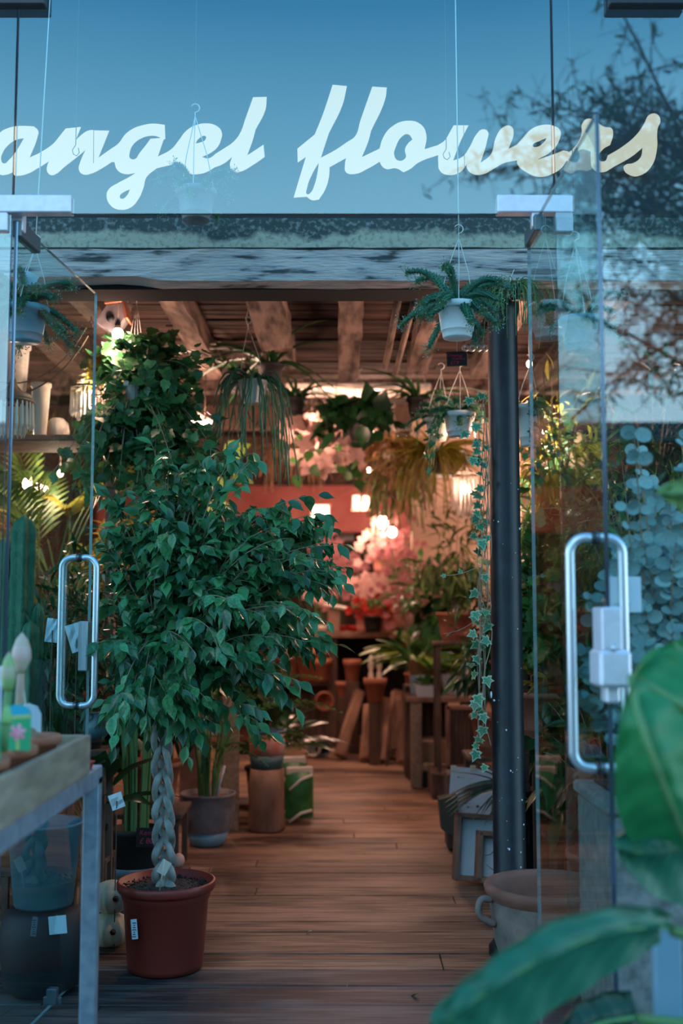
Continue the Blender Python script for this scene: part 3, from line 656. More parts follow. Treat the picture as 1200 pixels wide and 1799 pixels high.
def door(nm, lab, heel, free, z1, handle_d, hz, lock, patch_dir, edge, seam):
    t = thing(nm, lab, 'door', (heel[0], heel[1], 0), kind='structure')
    h = Vector((*heel, 0)); f = Vector((*free, 0)); d = (f - h).normalized(); n = V(-d.y, d.x, 0); q = Matrix.Rotation(math.atan2(d.y, d.x), 3, 'Z')
    pane('glass_pane', heel, free, .02, z1, .011, t, edge, GD, near=1 if free[1] < heel[1] else 0)
    for (z, lb) in ((z1 - .020, 'top_patch'), (.035, 'bottom_patch')):
        mb = MB(); c = h + d * .085; mb.bbox((c.x, c.y, z), (.165, .030, .052), .003, q); mb.build(lb, M['dsteel'], t)
    mb = MB(); c = h + d * seam; mb.bbox((c.x, c.y, z1 + .008), (.03, .036, .07), .003, q); mb.build('pivot', M['fitting'], t)
    mb = MB(); c = h + d * (.48 if free[1] > heel[1] else .7); mb.bbox((c.x, c.y, .045), (.03, .034, .05), .003, q); mb.bbox((c.x, c.y, .03), (.014, .06, .025), .003, q); mb.build('bottom_lock', M['dsteel'], t)
    # back-to-back tubular pull
    hp = h + d * handle_d; mb = MB(); w = .064; rr = .038
    for sg in (-1, 1):
        pts = []
        z0, z2 = hz
        pts.append(hp + V(0, 0, z2)); pts.append(hp + n * sg * (w - rr) + V(0, 0, z2))
        for k in range(1, 6):
            a = PI / 2 * k / 6; pts.append(hp + n * sg * (w - rr + rr * math.sin(a)) + V(0, 0, z2 - rr + rr * math.cos(a)))
        pts.append(hp + n * sg * w + V(0, 0, z2 - rr)); pts.append(hp + n * sg * w + V(0, 0, z0 + rr))
        for k in range(1, 6):
            a = PI / 2 * k / 6; pts.append(hp + n * sg * (w - rr + rr * math.cos(a)) + V(0, 0, z0 + rr - rr * math.sin(a)))
        pts.append(hp + n * sg * (w - rr) + V(0, 0, z0)); pts.append(hp + V(0, 0, z0))
        mb.tube(pts, .0118, 12)
    hd = mb.build('pull_handle', M['metal'], t)
    mb = MB()
    for z in hz: mb.lathe(hp + V(0, 0, z) - n * .008, [(.016, 0), (.016, .016)], 14, axis=n)
    mb.build('washer', M['darkm'], hd)
    lz0, lz1, lc, lw = lock
    L = h + d * lc
    if lw:
        mb = MB(); c = L; mb.bbox((c.x, c.y, (lz0 + lz1) / 2), (lw, .034, lz1 - lz0), .004, q); mb.build('lock_case', M['metal'], t)
    else:
        mb = MB(); c = L
        mb.bbox((c.x, c.y, 1.275), (.085, .048, .10), .004, q)
        mb.bbox((c.x + .005, c.y, 1.185), (.10, .074, .085), .008, q)
        mb.bbox((c.x + .004, c.y, 1.13), (.05, .034, .05), .006, q)
        lk_ = mb.build('lock_case', M['fitting'], t)
        mb = MB(); cc = c - d * .0 + V(0, 0, 1.232); ax = (f - h).normalized()
        mb.lathe((c.x + .001, c.y - .052, 1.232), [(.006, 0), (.0065, .002), (.006, .008)], 12, axis=(0, 1, 0)); mb.build('lock_screw', M['metal'], lk_)
    return t
pane_edge_l = M['gedgel']
door('door_1', 'frameless glass door swung inwards on the left, tubular handle near its free edge', (-1.004, 3.285), (-.932, 4.06), 2.515, .655, (.982, 1.509), (1.10, 1.28, .735, .05), 1, M['gedgel'], .02)
door('door_2', 'frameless glass door swung out towards the street on the right, with long tubular handle', (.598, 3.40), (.6175, 2.547), 2.515, .757, (.945, 1.493), (1.1, 1.3, .845, 0), 1, M['gedgel'], .13)
# dark steel brackets on the glass, just showing at the top corners
for px, lab in ((32, 'black steel bracket gripping the top left corner of the glass'), (1138, 'black steel bracket gripping the glass at the top right, over the mirrored tree')):
    a = at(px, 6, 3.235); t = thing('glass_bracket', lab, 'bracket', a)
    mb = MB(); mb.bbox(a + V(0, .005, .035), (.24 if px > 600 else .17, .036, .09), .004); mb.build('clamp_block', M['darkm'], t)
    mb = MB()
    mb.lathe(a + V(0, -.014, .04), [(.011, 0), (.011, .006)], 12, axis=(0, -1, 0))
    mb.build('bolt', M['steel'], t)
mb = MB(); mb.bbox((0, 3.9, 3.80), (4.6, .05, .06)); mb.build('trim_3', M['darkm'], kind='structure')
for x in (-2.28, 2.28):
    mb = MB(); mb.bbox((x, 3.75, 3.80), (.05, 1.0, .06)); mb.build('trim_4', M['darkm'], kind='structure')

# ---------------------------------------------------------------- the shop name
LET = {
'a': [[(-7,247),(0,234),(17,225),(37,222),(60,223,1),(67,230),(66,240),(51.5,278,1),(68.8,270,1),(68.8,294.6,1),(66,296),(52,304),(33,309),(25,308),(22,303,1),(12,307),(0,307),(-8,297),(-12,275),(-10,258)],[(42.7,243,1),(29,245.6),(14.6,255),(4,269.6),(2,282),(7,288),(16.7,281),(25,271.7)]],
'n': [[(68.8,270,1),(91.7,255),(108,236),(115.6,226.5,1),(142,223.8,1),(132.3,248.3,1),(143.7,237.3),(156,230),(172,230,1),(191.7,230.4,1),(172.5,278.3,1),(194,263,1),(196,285,1),(179,296),(158,306),(146,306.7),(139,300),(141.7,284),(150.8,263.3,1),(133,278),(112.5,294),(98,306),(89.6,308),(83,302),(83.3,291.5),(87,283,1),(68.8,294.6,1)]],
'g': [[(194,263,1),(208,253),(221,236),(235.5,226),(250,221),(267.5,218),(289.4,220,1),(290.4,244,1),(287.3,246,1),(277,276,1),(275,296,1),(257,312),(252,330),(242.5,351),(229,365),(208,368.5),(194,361),(187.5,347),(190.6,334),(208,322),(225,313),(239.6,304,1),(219,306),(206,299),(201,285,1),(196,285,1)],[(250,242.5),(235,253),(228,267.5),(229,279),(237.5,280),(245,270),(257,255),(264.4,244.6,1),(284,243,1),(271.7,239),(260,239.5)],[(229,332.5,1),(217,338),(210.4,344.6),(213.5,350),(222,345.6)]],
'e': [[(277,276,1),(301,263),(313,249),(328,230),(344.6,220.6),(363,217.5),(380,221.7),(389.4,232),(388,246.7),(381,260),(368,270),(354,276,1),(366,279),(377,273,1),(376,295,1),(364,302),(350,306),(332,305),(320,296),(316,286,1),(300,290),(275,296,1)],[(343,253,1),(349,244),(361,239.5),(361,246),(352,251)]],
'l': [[(377,272,1),(394.6,261),(409,251),(420.6,237),(432,207),(444.6,171.7,1),(468.5,171,1),(466.5,192.5),(449,228,1),(444.6,244.6),(434,274,1),(463,255,1),(465,276,1),(444.6,290),(421.7,302),(409,302),(404,292.5),(408,276,1),(392.5,288),(374,295.6,1)]],
'f': [[(584.4,149.8,1),(609.4,152,1),(602,184),(578,234,1),(563.5,278,1),(589.6,264),(609,251,1),(608,278,1),(579,294,1),(578,311),(571,334),(560,351,1),(548,352),(539,346,1),(516,347.5,1),(523,324),(537.5,276,1),(523,286,1),(522.5,262,1),(553,237,1),(566.7,203)],[(560,286,1),(549,305),(539.6,330),(539.6,342),(545,340),(553,324),(558,303)]],
'l2': [[(609,251,1),(624,240),(633,213),(654,153,1),(679.6,154.6,1),(677,174),(652,230,1),(647,249),(635.4,277,1),(666.7,262,1),(667.7,284,1),(646,296.7),(623,306),(608,303),(606,290),(608,278,1)]],
'o': [[(666.7,262,1),(673,242.5),(687.5,224),(714.6,213),(739.6,219.6),(749,238),(746,263,1),(768.7,256,1),(769.8,272.7,1),(735,286),(721,297),(709,303,1),(696,296),(677,296.7),(667,284)],[(725,245.6,1),(716.7,236),(706,240.4),(696,257),(692.7,273.7),(700,283),(712.5,278),(711.5,263),(716.7,253)]],
'w': [[(768.7,256,1),(781,247.7),(789.6,234),(797,221,1),(823,221,1),(810,246.7),(796,283,1),(812.5,276),(825,259),(837.5,236),(848,228),(857,232),(856,246.7),(844,287,1),(862.5,271.7),(871,242.5),(883,225),(896,221.7),(902,230),(893.7,262,1),(908,255,1),(908,282,1),(885,287),(871,294.6),(846,307),(829,305),(820,294.6),(820,289,1),(808,303),(783,307),(772,298.7),(770,285),(769.8,272.7,1)]],
'e2': [[(908,255,1),(919,242.5),(933,228),(951,220.6),(972,221.7),(984,230),(984,242.5),(972,263),(942,282,1),(972,272),(990,265,1),(999,267,1),(992.5,288),(972,305),(947,311),(925,303),(910,290),(908,282,1)],[(961,242.5,1),(951,246.7),(936,257),(942.5,259),(955,251)]],
'r': [[(990,276,1),(1013,255),(1022,234),(1023,217.5),(1034,209),(1047,215),(1063,224),(1074,226),(1077,236),(1072,255,1),(1059,263),(1051,280),(1062,284),(1068,274,1),(1076,295,1),(1059,303),(1042,297),(1038,280),(1038,267,1),(1020,263),(1001,288,1)]],
's': [[(1067.5,274,1),(1092.5,259),(1117.5,238),(1132,217.5),(1140,203),(1153,201),(1160,211),(1155,228),(1154,263),(1144.6,292.5),(1126,308),(1109,309),(1095.6,294.6),(1101,289,1),(1113,287),(1126,276),(1129,260,1),(1109,276),(1076,294.6,1)]],
}
YS = 4.165
sign = thing('shop_sign', 'shop name in flowing pale brush script above the entrance, softly lit', 'sign', (0, YS, 2.9))
for ch, loops in LET.items():
    c = bpy.data.curves.new('tmp', 'CURVE'); c.dimensions = '2D'; c.fill_mode = 'BOTH'; c.extrude = .002; c.resolution_u = 5
    for lp in loops:
        sp = c.splines.new('BEZIER'); sp.bezier_points.add(len(lp) - 1); sp.use_cyclic_u = True
        for bp_, q in zip(sp.bezier_points, lp):
            w_ = at(q[0], q[1], YS); bp_.co = (w_.x, w_.z, 0)
            bp_.handle_left_type = bp_.handle_right_type = 'VECTOR' if len(q) > 2 else 'AUTO'
    o = bpy.data.objects.new('tmp', c); COL.objects.link(o); dg = bpy.context.evaluated_depsgraph_get()
    me = bpy.data.meshes.new_from_object(o.evaluated_get(dg)); bpy.data.objects.remove(o)
    for v_ in me.vertices: v_.co = (v_.co.x, v_.co.z, v_.co.y - 2.9)
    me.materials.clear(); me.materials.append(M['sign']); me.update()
    o = bpy.data.objects.new('letter', me); COL.objects.link(o); o.parent = sign
# ================================================================ PLANT AND POT BUILDERS
def pot_body(mb, c, r1, r0, h, rim=.012, band=True, seg=28, th=.006):
    """c = centre of the base; r1 top radius, r0 base radius"""
    prof = [(r0 * .96, 0), (r0, .004)]
    if band: prof += [(r0 + (r1 - r0) * .18, h * .2), (r0 + (r1 - r0) * .18 + .0025, h * .205), (r0 + (r1 - r0) * .20 + .0025, h * .22)]
    k = 1 - rim * 2.2 / h
    prof += [(r0 + (r1 - r0) * k - .002, h * k), (r1 + rim * .35, h * k + .001), (r1 + rim * .45, h - .003), (r1 + rim * .2, h), (r1 - th, h), (r1 - th - .002, h * .86), (r1 * .4, h * .84), (0, h * .84)]
    return mb.lathe(c, prof, seg)
def potted(root, c, r1, r0, h, m, rim=.012, soil=True, band=True, seg=26):
    mb = MB(); pot_body(mb, c, r1, r0, h, rim, band, seg); mb.build('pot', m, root)
    if soil:
        mb = MB(); mb.lathe(Vector(c) + V(0, 0, h * .845), [(r1 * .93, 0), (r1 * .7, .008), (r1 * .3, .012), (0, .014)], 20); mb.build('soil', M['soil'], root)
def clump(root, c, n, ln, kind, m, spread=1.1, size=None, nparts=0, up=.9, stem=.0022, petiole=.45, r=R, name='leaf', base=.02, droopn=None):
    """rosette of stalked leaves fanning from a soil surface"""
    L = Leaves(root, kind, m, name); mb = MB(); c = Vector(c)
    for i in range(n):
        a = r.uniform(0, 2 * PI); e = r.uniform(.15, 1) * spread; d = V(math.cos(a) * e, math.sin(a) * e, up * r.uniform(.7, 1.2)).normalized()
        l = ln * r.uniform(.6, 1.05); p0 = c + V(math.cos(a), math.sin(a), 0) * base * r.random(); p1 = p0 + d * l * petiole
        if petiole > .05: mb.tube([p0, (p0 + p1) / 2 + V(0, 0, .02 * l), p1], [stem * 1.3, stem, stem * .8], 4, False)
        d2 = (d + V(math.cos(a) * .35 * e, math.sin(a) * .35 * e, -.25)).normalized()
        L.add(p1, d2, V(-math.cos(a) * .5, -math.sin(a) * .5, 1) + rv(r, .35), (size or (l * (1 - petiole))) * r.uniform(.8, 1.15))
    if mb.v: mb.build('stem', M['gstem'], root)
    L.finish(nparts); return root
def bush(root, c, rad, n, kind, m, size, nparts=0, r=R, twigs=26, drop=.25, base=None, tm=None, vis=True):
    """twiggy bush filling an ellipsoid"""
    c = Vector(c); base = Vector(base) if base is not None else c - V(0, 0, rad[2]); mb = MB(); L = Leaves(root, kind, m); per = max(1, n // twigs)
    for k in range(twigs):
        d = rdir(r); q = c + V(d.x * rad[0], d.y * rad[1], d.z * rad[2]) * r.uniform(.6, 1.05)
        b = bez(base + rv(r, .02), base * .35 + c * .35 + q * .3 + V(0, 0, rad[2] * .3), q, 10)
        mb.tube(b, [.005 - .0004 * i for i in range(11)], 4, False)
        for j in range(per):
            i = r.randrange(4, 11); p = b[i] + rv(r, 1.0) * min(rad) * .28
            L.add(p, (p - c).normalized() * .7 + rdir(r) * .7 + V(0, 0, -drop), (p - c).normalized() * .4 + V(0, -.3, .8) + rv(r, .5), size * r.uniform(.7, 1.25))
    mb.build('stem', tm or M['twig'], root); L.finish(nparts); return root
def cords(root, hook, c, r1, n=3, m=None, rad=.0018, hookr=.016):
    mb = MB(); hook = Vector(hook); c = Vector(c)
    for k in range(n):
        a = 2 * PI * k / n + .5; e = c + V(math.cos(a) * r1, math.sin(a) * r1, 0); mb.tube([hook, (hook + e) / 2 + V(math.cos(a), math.sin(a), 0) * r1 * .12, e, e + V(0, 0, -.02)], rad, 5)
    pts = [hook + V(0, 0, -.01)] + [hook + V(hookr * math.sin(t), 0, hookr * 2 - hookr * math.cos(t)) for t in [i * PI / 6 for i in range(0, 9)]]
    mb.tube(pts, rad * 1.3, 6); mb.build('hanger', m or M['cord'], root)
def vines(root, c, r1, n, ln, kind, m, size, nparts=0, r=R, gap=.03, spread=.6, rad=.0015, up=.05, sm=None, down=1.0):
    """trailing stems over a rim"""
    L = Leaves(root, kind, m); mb = MB(); c = Vector(c)
    for i in range(n):
        a = r.uniform(0, 2 * PI); o = V(math.cos(a), math.sin(a), 0); l = ln * r.uniform(.35, 1.1); p = c + o * r1 * r.uniform(.2, .9)
        q = p + o * (r1 * .5 + spread * l * .3) + V(0, 0, up); e = q + V(0, 0, -l * down) + o * spread * l * .3 + rv(r, .06 * l)
        b = bez(p, q, e, max(5, int(l / gap))); mb.tube(b, rad, 4, False)
        for j, s_ in enumerate(b[1:]):
            if kind is None: continue
            dd = rdir(r) * .8 + o * .5 + V(0, 0, -.35)
            L.add(s_, dd, o * .8 + V(0, -.2, .6) + rv(r, .4), size * r.uniform(.65, 1.2))
    mb.build('stem', sm or M['gstem'], root)
    if kind: L.finish(nparts)
def foxtail(root, c, n, ln, r=R, th=.014, spikes=None, seedn=12, up=.55):
    """thick whorled stems radiating from a pot, each clothed in tiny needles, with pale seedy tips"""
    c = Vector(c); L = Leaves(root, 'tiny', G['sedum'], 'leaf'); mb2 = MB(); T = Leaves(root, 'tiny', G['euc'], 'floret', 'florets')
    for i in range(n):
        a = 2 * PI * i / n + r.uniform(-.3, .3); o = V(math.cos(a), math.sin(a) * .8, 0); l = ln * r.uniform(.55, 1.0); u = r.uniform(-.75, .3) if i % 4 else r.uniform(.35, .8)
        b = bez(c + o * .02, c + o * l * .45 + V(0, 0, l * (.35 + u * .6)), c + o * l * (.95 if u < .8 else .5) + V(0, 0, l * u * .8), 13)
        mb = MB(); rr = []; pts = []
        for j in range(len(b) - 1):
            for q in range(2):
                pts.append(b[j].lerp(b[j + 1], q / 2)); k = j * 2 + q; rr.append(th * (.7 if k % 2 else 1.0) * (1 - .45 * k / 26))
        mb.tube(pts, rr, 8); mb.build('stem', G['sedum'], root)
        for j in range(1, len(pts)):
            d = (pts[j] - pts[j - 1]).normalized(); u0 = d.orthogonal().normalized(); w0 = d.cross(u0)
            for q in range(7):
                t = 2 * PI * q / 7 + j; s_ = u0 * math.cos(t) + w0 * math.sin(t)
                L.add(pts[j] + s_ * rr[j] * .7, s_ + d * .6, d, .013)
        for q in range(seedn * 3):
            p = b[-1] + rv(r, .034) + rv(r, .01); mb2.tube([b[-1], p], .0006, 3, False); T.add(p, rdir(r), rdir(r), .008)
    mb2.build('tip_stalks', M['gstem'], root, kind='stuff'); L.finish(0); T.finish(0)
def strands(root, c, r1, n, ln, m, rad=.003, r=R):
    mb = MB(); c = Vector(c)
    for i in range(n):
        a = r.uniform(0, 2 * PI); o = V(math.cos(a), math.sin(a), 0); l = ln * r.uniform(.3, 1.1); p = c + o * r1 * r.uniform(.1, .8)
        q = p + o * (r1 * 1.0 + .05) + V(0, 0, r.uniform(.04, .12)); e = q + V(0, 0, -l) + o * .03 + rv(r, .05)
        b = bez(p, q, e, 8); b = [b[j] + rv(r, .006) * (j > 1) for j in range(len(b))]
        mb.tube(b, [rad * r.uniform(.8, 1.3)] * len(b), 5, True)
        if r.random() < .5:
            s_ = b[5]; mb.tube([s_, s_ + rv(r, .03) + V(0, 0, -l * .2), s_ + rv(r, .04) + V(0, 0, -l * .35)], rad * .8, 4)
    mb.build('trailing_stems', m, root, kind='stuff')
def palm(root, base, n, h, ln, m, kind='palm', nparts=None, r=R, trunks=3, spread=1.0, lw=1.0):
    base = Vector(base); mb = MB(); L = Leaves(root, kind, m, 'frond', 'fronds')
    for i in range(n):
        a = r.uniform(0, 2 * PI); e = r.uniform(.25, 1) * spread; s_ = base + V(math.cos(a), math.sin(a), 0) * .05
        top = s_ + V(math.cos(a) * e * h * .35, math.sin(a) * e * h * .35, h * r.uniform(.45, .95)); b = bez(s_, s_ + V(0, 0, h * .6), top, 7)
        mb.tube(b, [.009 - .0008 * j for j in range(8)], 5, False)
        L.add(top, V(math.cos(a) * e, math.sin(a) * e, .55 * r.uniform(.2, 1.2)), V(-math.cos(a) * .4, -math.sin(a) * .4, 1), (ln * lw * r.uniform(.7, 1.1), ln * r.uniform(.75, 1.15), ln))
    mb.build('stalk', M['gstem'], root); L.finish(n if nparts is None else nparts)
def hanging_pot(px, py_rim, d, r1, h, label, hook_px=None, m=None, group=None, name='hanging_plant', r0=None, cordm=None, square=False, ncord=3):
    c = at(px, py_rim, d); t = thing(name, label, 'hanging plant', c, group); m = m or M['white']; b = c - V(0, 0, h); r0 = r0 or r1 * .7
    if square:
        mb = MB(); prof = [(r0, 0), (r1, h * .9), (r1 * 1.08, h * .9), (r1 * 1.08, h), (r1 * .95, h), (r1 * .9, h * .85), (0, h * .85)]
        P = []; fs = []
        for (rr, z) in prof:
            for k in range(8):
                a = PI / 8 + k * PI / 4; w = 1 / max(abs(math.cos(a)), abs(math.sin(a))) * .95; P.append(b + V(rr * w * math.cos(a), rr * w * math.sin(a), z))
        for i in range(len(prof) - 1):
            for k in range(8): fs.append((i * 8 + k, i * 8 + (k + 1) % 8, (i + 1) * 8 + (k + 1) % 8, (i + 1) * 8 + k))
        fs.append(tuple(reversed(range(8)))); mb.add(P, fs)
        for k in range(4):
            a = k * PI / 2; x = V(math.cos(a), math.sin(a), 0); y_ = V(-x.y, x.x, 0)
            for q in (-.45, 0, .45): mb.tube([b + x * (r0 + .001) + y_ * r0 * q + V(0, 0, h * .08), b + x * (r1 + .001) + y_ * r1 * q + V(0, 0, h * .84)], .0022, 4)
        mb.build('pot', m, t)
        mb = MB(); mb.lathe(c - V(0, 0, .02), [(r1 * .9, 0), (0, .01)], 12); mb.build('soil', M['soil'], t)
    else: potted(t, b, r1, r0, h, m, rim=.011)
    if hook_px: cords(t, at(hook_px[0], hook_px[1], d), c, r1, ncord, cordm)
    return t, c

# ================================================================ THE LAMPS
def glow(parent, p, watts, col=(1.0, .57, .42), rad=.06):
    l = bpy.data.lights.new('lamp_light', 'POINT'); l.energy = watts; l.color = col; l.shadow_soft_size = rad
    o = bpy.data.objects.new('lamp_light', l); COL.objects.link(o); o.parent = parent; o.location = Vector(p) - wloc(parent)
LS = 1.35
def chandelier(px, py, d, rr, h, lit, label, hook, tiers=2, n=20, watts=30, m=None, shade=False):
    c = at(px, py, d); t = thing('chandelier', label, 'chandelier', c); mb = MB()
    mb.torus(c, rr, .006, 28, 6); mb.torus(c + V(0, 0, .03), rr * .6, .005, 22, 6)
    if shade: mb.lathe(c, [(rr * 1.05, 0), (rr * .9, .03), (rr * .3, .055), (.02, .075), (.012, .10)], 24)
    for k in range(6):
        a = k * PI / 3; mb.tube([c + V(rr * math.cos(a), rr * math.sin(a), 0), c + V(rr * .4 * math.cos(a), rr * .4 * math.sin(a), .05), c + V(0, 0, .09)], .003, 5)
    mb.build('frame', m or M['wire'], t)
    hk = at(hook[0], hook[1], d); mb = MB(); L_ = (hk - c).length; k = 0; z = c.z + .09
    while z < hk.z:
        mb.torus((c.x, c.y, z + .011), .009, .0018, 10, 4, (1, 0, 0) if k % 2 else (0, 1, 0)); z += .019; k += 1
    mb.build('chain', M['wire'], t)
    for tr_ in range(tiers):
        q = rr * (1 - .38 * tr_); nn = int(n * (1 - .3 * tr_)); me = None
        for k in range(nn):
            a = 2 * PI * (k + .5 * tr_) / nn; p = c + V(q * math.cos(a), q * math.sin(a), -.004 - .012 * tr_)
            if me is None:
                mb = MB(); hh = h * (1 if tr_ == 0 else 1.15); s_ = .0085
                mb.lathe((0, 0, -hh), [(0, 0), (s_, hh * .16), (s_ * .8, hh * .3), (s_ * .55, hh * .88), (.002, hh)], 6, smooth=False); o = mb.build('crystal', M['crystal'], None); me = o.data; bpy.data.objects.remove(o)
            o = bpy.data.objects.new('crystal', me); COL.objects.link(o); o.parent = t; o.location = p - c; o.rotation_euler = (0, 0, a)
    if lit:
        mb = MB(); mb.ball(c + V(0, 0, -h * .38), .026, 14, 10, (1, 1, 1.3)); mb.build('bulb', M['bulb'], t, label='glowing bulb'); glow(t, c + V(0, 0, -h * .38), watts * LS)
    return t
def bare_bulb(px, py, d, rr, label, watts=8, up=.3, m=None, name='pendant_bulb'):
    c = at(px, py, d); t = thing(name, label, 'lamp', c, None)
    mb = MB(); mb.ball(c, rr, 12, 8, (1, 1, 1.2)); mb.build('bulb', m or M['bulbs'], t)
    mb = MB(); mb.lathe(c + V(0, 0, rr * .9), [(rr * .5, 0), (rr * .5, rr), (.004, rr * 1.1)], 10); mb.tube([c + V(0, 0, rr * 1.9), c + V(0, 0, up)], .003, 5); mb.build('holder', M['wire'], t)
    if watts: glow(t, c - V(0, 0, rr * 1.5), watts * LS)
    return t
chandelier(158, 682, 5.3, .088, .14, True, 'small round chandelier ringed with long crystal drops around a glowing bulb', (150, 560), 2, 26, 34)
chandelier(22, 706, 4.75, .088, .125, False, 'unlit chandelier with a dark cap and hanging crystal drops at the left edge', (20, 575), 2, 24, 0, shade=True)
chandelier(818, 838, 7.2, .085, .22, True, 'crystal chandelier glowing beside the top of the black column', (818, 700), 3, 20, 34)
def lantern(px, py, d, w, h, label, watts):
    c = at(px, py, d); t = thing('lantern', label, 'lantern', c); mb = MB(); mb.box(c, (w * .9, w * .9, h * .86)); mb.build('glass', M['lampg'], t)
    mb = MB()
    for sx_ in (-1, 1):
        for sy in (-1, 1): mb.box(c + V(sx_ * w / 2, sy * w / 2, 0), (.008, .008, h))
    mb.bbox(c + V(0, 0, h / 2), (w * 1.1, w * 1.1, .012), .003); mb.bbox(c - V(0, 0, h / 2), (w * 1.1, w * 1.1, .012), .003); mb.tube([c + V(0, 0, h / 2), c + V(0, 0, 1.2)], .005, 5)
    mb.build('frame', M['woodr'], t); mb = MB(); mb.ball(c, min(w, h) * .2, 12, 8); mb.build('bulb', M['bulb'], t); glow(t, c - V(0, .12, h * .8), watts * LS)
lantern(563, 900, 10.6, .18, .13, 'boxy glowing lantern hanging lower and to the left of its twin before the red header', 24)
lantern(634, 884, 10.8, .17, .14, 'boxy glowing lantern hanging higher, in front of the red header', 24)
for px, py, d, rr, lab, w in (
    (672, 918, 10.2, .05, 'bright bulb on the upper left of the back pair', 12), (689, 935, 10.0, .04, 'bright bulb on the lower right of the back pair', 0),
    (548, 741, 7.6, .024, 'bare bulb glowing left of its partner under the timber joists', 26), (591, 742, 7.7, .026, 'bare bulb glowing above the square pale hanging pot', 0),
    (207, 588, 4.9, .026, 'bright bulb tucked under the grey birdhouse', 18), (930, 640, 5.0, .014, 'small pinkish bulb beside the glass edge right of the column', 8),
    (957, 757, 5.4, .014, 'round bulb glowing behind the glass right of the black column', 36), (962, 900, 5.6, .010, 'low small bulb glowing among the foliage right of the column', 20),
    (106, 832, 6.0, .016, 'tiny bulb glowing among the yellow palm fronds', 14), (360, 745, 6.4, .02, 'small bulb glowing between the ivy and the trailing cactus', 14)):
    bare_bulb(px, py, d, rr, lab, w)
a = at(350, 742, 6.6); t = thing('strip_light', 'short slanting strip light glowing right of the tall ivy mass', 'lamp', a)
mb = MB(); q = Matrix.Rotation(.5, 3, 'Y'); mb.bbox(a, (.16, .05, .035), .006, q); mb.build('tube', M['tube'], t); mb = MB(); mb.bbox(a + V(0, 0, .035), (.2, .08, .03), .006, q); mb.build('casing', M['cream'], t)
for (x, y_, z, w, lab) in ((-2.2, 6.3, 2.35, 42, 'added tin-shaded fill lamp by the left wall above the palms'), (1.95, 7.7, 2.3, 42, 'added tin-shaded fill lamp by the right wall behind the side glass'), (-1.6, 9.3, 2.5, 50, 'added tin-shaded fill lamp hidden high at the left, level with the counter logs'), (1.9, 9.2, 2.5, 45, 'added tin-shaded fill lamp hidden high on the right beyond the chandelier'), (0.3, 11.7, 2.85, 40, 'added tin-shaded fill lamp close under the ceiling above the counter'), (.25, 8.6, 2.75, 40, 'added tin-shaded fill lamp under the crossbeam over the middle of the path')):
    t = thing('added_fill_lamp', lab, 'lamp', (x, y_, z))  # lamps added to brighten the room, kept out of view
    mb = MB(); mb.lathe((x, y_, z), [(.07, 0), (.05, .05), (.015, .07), (.012, .11)], 20); mb.tube([(x, y_, z + .1), (x, y_, z + .5)], .004, 5); mb.build('shade', M['wire'], t)
    mb = MB(); mb.ball((x, y_, z - .005), .028, 12, 8); mb.build('bulb', M['bulb'], t); glow(t, (x, y_, z - .06), w * LS)

chandelier(570, 752, 7.66, .15, .12, True, 'ornate cream chandelier with pale drops under the middle joists', (570, 690), 3, 22, 20, m=M['cream'])
# ================================================================ WEEPING FIG IN FRONT
fb = V(-.655, 4.20, 0)
t = thing('weeping_fig', 'large weeping fig with a plaited pale trunk in a red-brown plastic pot', 'potted tree', fb)
mb = MB(); mb.lathe(fb, [(.125, 0), (.138, .004), (.140, .02), (.158, .25), (.163, .255), (.168, .275), (.169, .283), (.178, .284), (.183, .292), (.184, .312), (.180, .318), (.172, .317), (.168, .29), (.10, .285), (0, .285)], 48); mb.build('pot', M['terrad'], t)
mb = MB(); mb.lathe(fb + V(0, 0, .283), [(.168, 0), (.12, .012), (.05, .016), (0, .018)], 28)
for k in range(260):
    a = R.uniform(0, 2 * PI); q = .165 * math.sqrt(R.random()); mb.ball(fb + V(q * math.cos(a), q * math.sin(a), .296), R.uniform(.002, .006), 4, 3)
mb.build('soil', M['soil'], t)
mb = MB(); a = at(236, 1633, 4.04); mb.bbox(a, (.022, .002, .07), .0008, Matrix.Rotation(-.1, 3, 'Y')); mb.build('price_tag', M['paperb'], t, label='small pale blue price tag on the pot')
mb = MB()
for k in range(7): mb.box(a + V(.0, -.0014, -.026 + k * .008), (.014 - .004 * (k % 3), .0006, .003))
mb.build('print', M['slate'], t)
a = at(286, 1525, 4.1); mb = MB(); mb.tube([a + V(-.012, .01, -.085), a + V(.006, .0, .03)], .003, 5); mb.bbox(a + V(.004, .004, 0), (.036, .003, .052), .001, Matrix.Rotation(.5, 3, 'Y')); mb.build('plant_label', M['cream'], t, label='blank pale plant label on a stick')
trunk = cr_pts([fb + V(-.005, 0, .28), fb + V(-.015, 0, .6), fb + V(-.03, 0, .98)], 14)
for k in range(4):
    mb = MB(); P = []
    for i, p in enumerate(trunk):
        u = i / (len(trunk) - 1); a = u * 2 * PI * 1.9 + k * PI / 2; q = .021 * (1 - .25 * u) + .016 * max(0, 1 - u * 8) ; sq = 1 if k % 2 else -1
        ph = u * 2 * PI * 2.3 + k * PI / 2; P.append(p + V((.034 - .008 * u) * math.sin(ph) + .02 * max(0, .12 - u) * (k - 1.5) * 6, .024 * math.sin(2 * ph + .6), 0))
    Q = cr_pts(P, 2); mb.tube(Q, [.0150 * (1 - .2 * i / 56) * (1 + .10 * math.sin(i * .9 + k)) + .010 * max(0, 1 - i / 6) for i in range(len(Q))], 10); mb.build('trunk', M['bark'], t)
top = trunk[-1]; L = Leaves(t, 'fig', G['fig']); mb = MB(); r = random.Random(21)
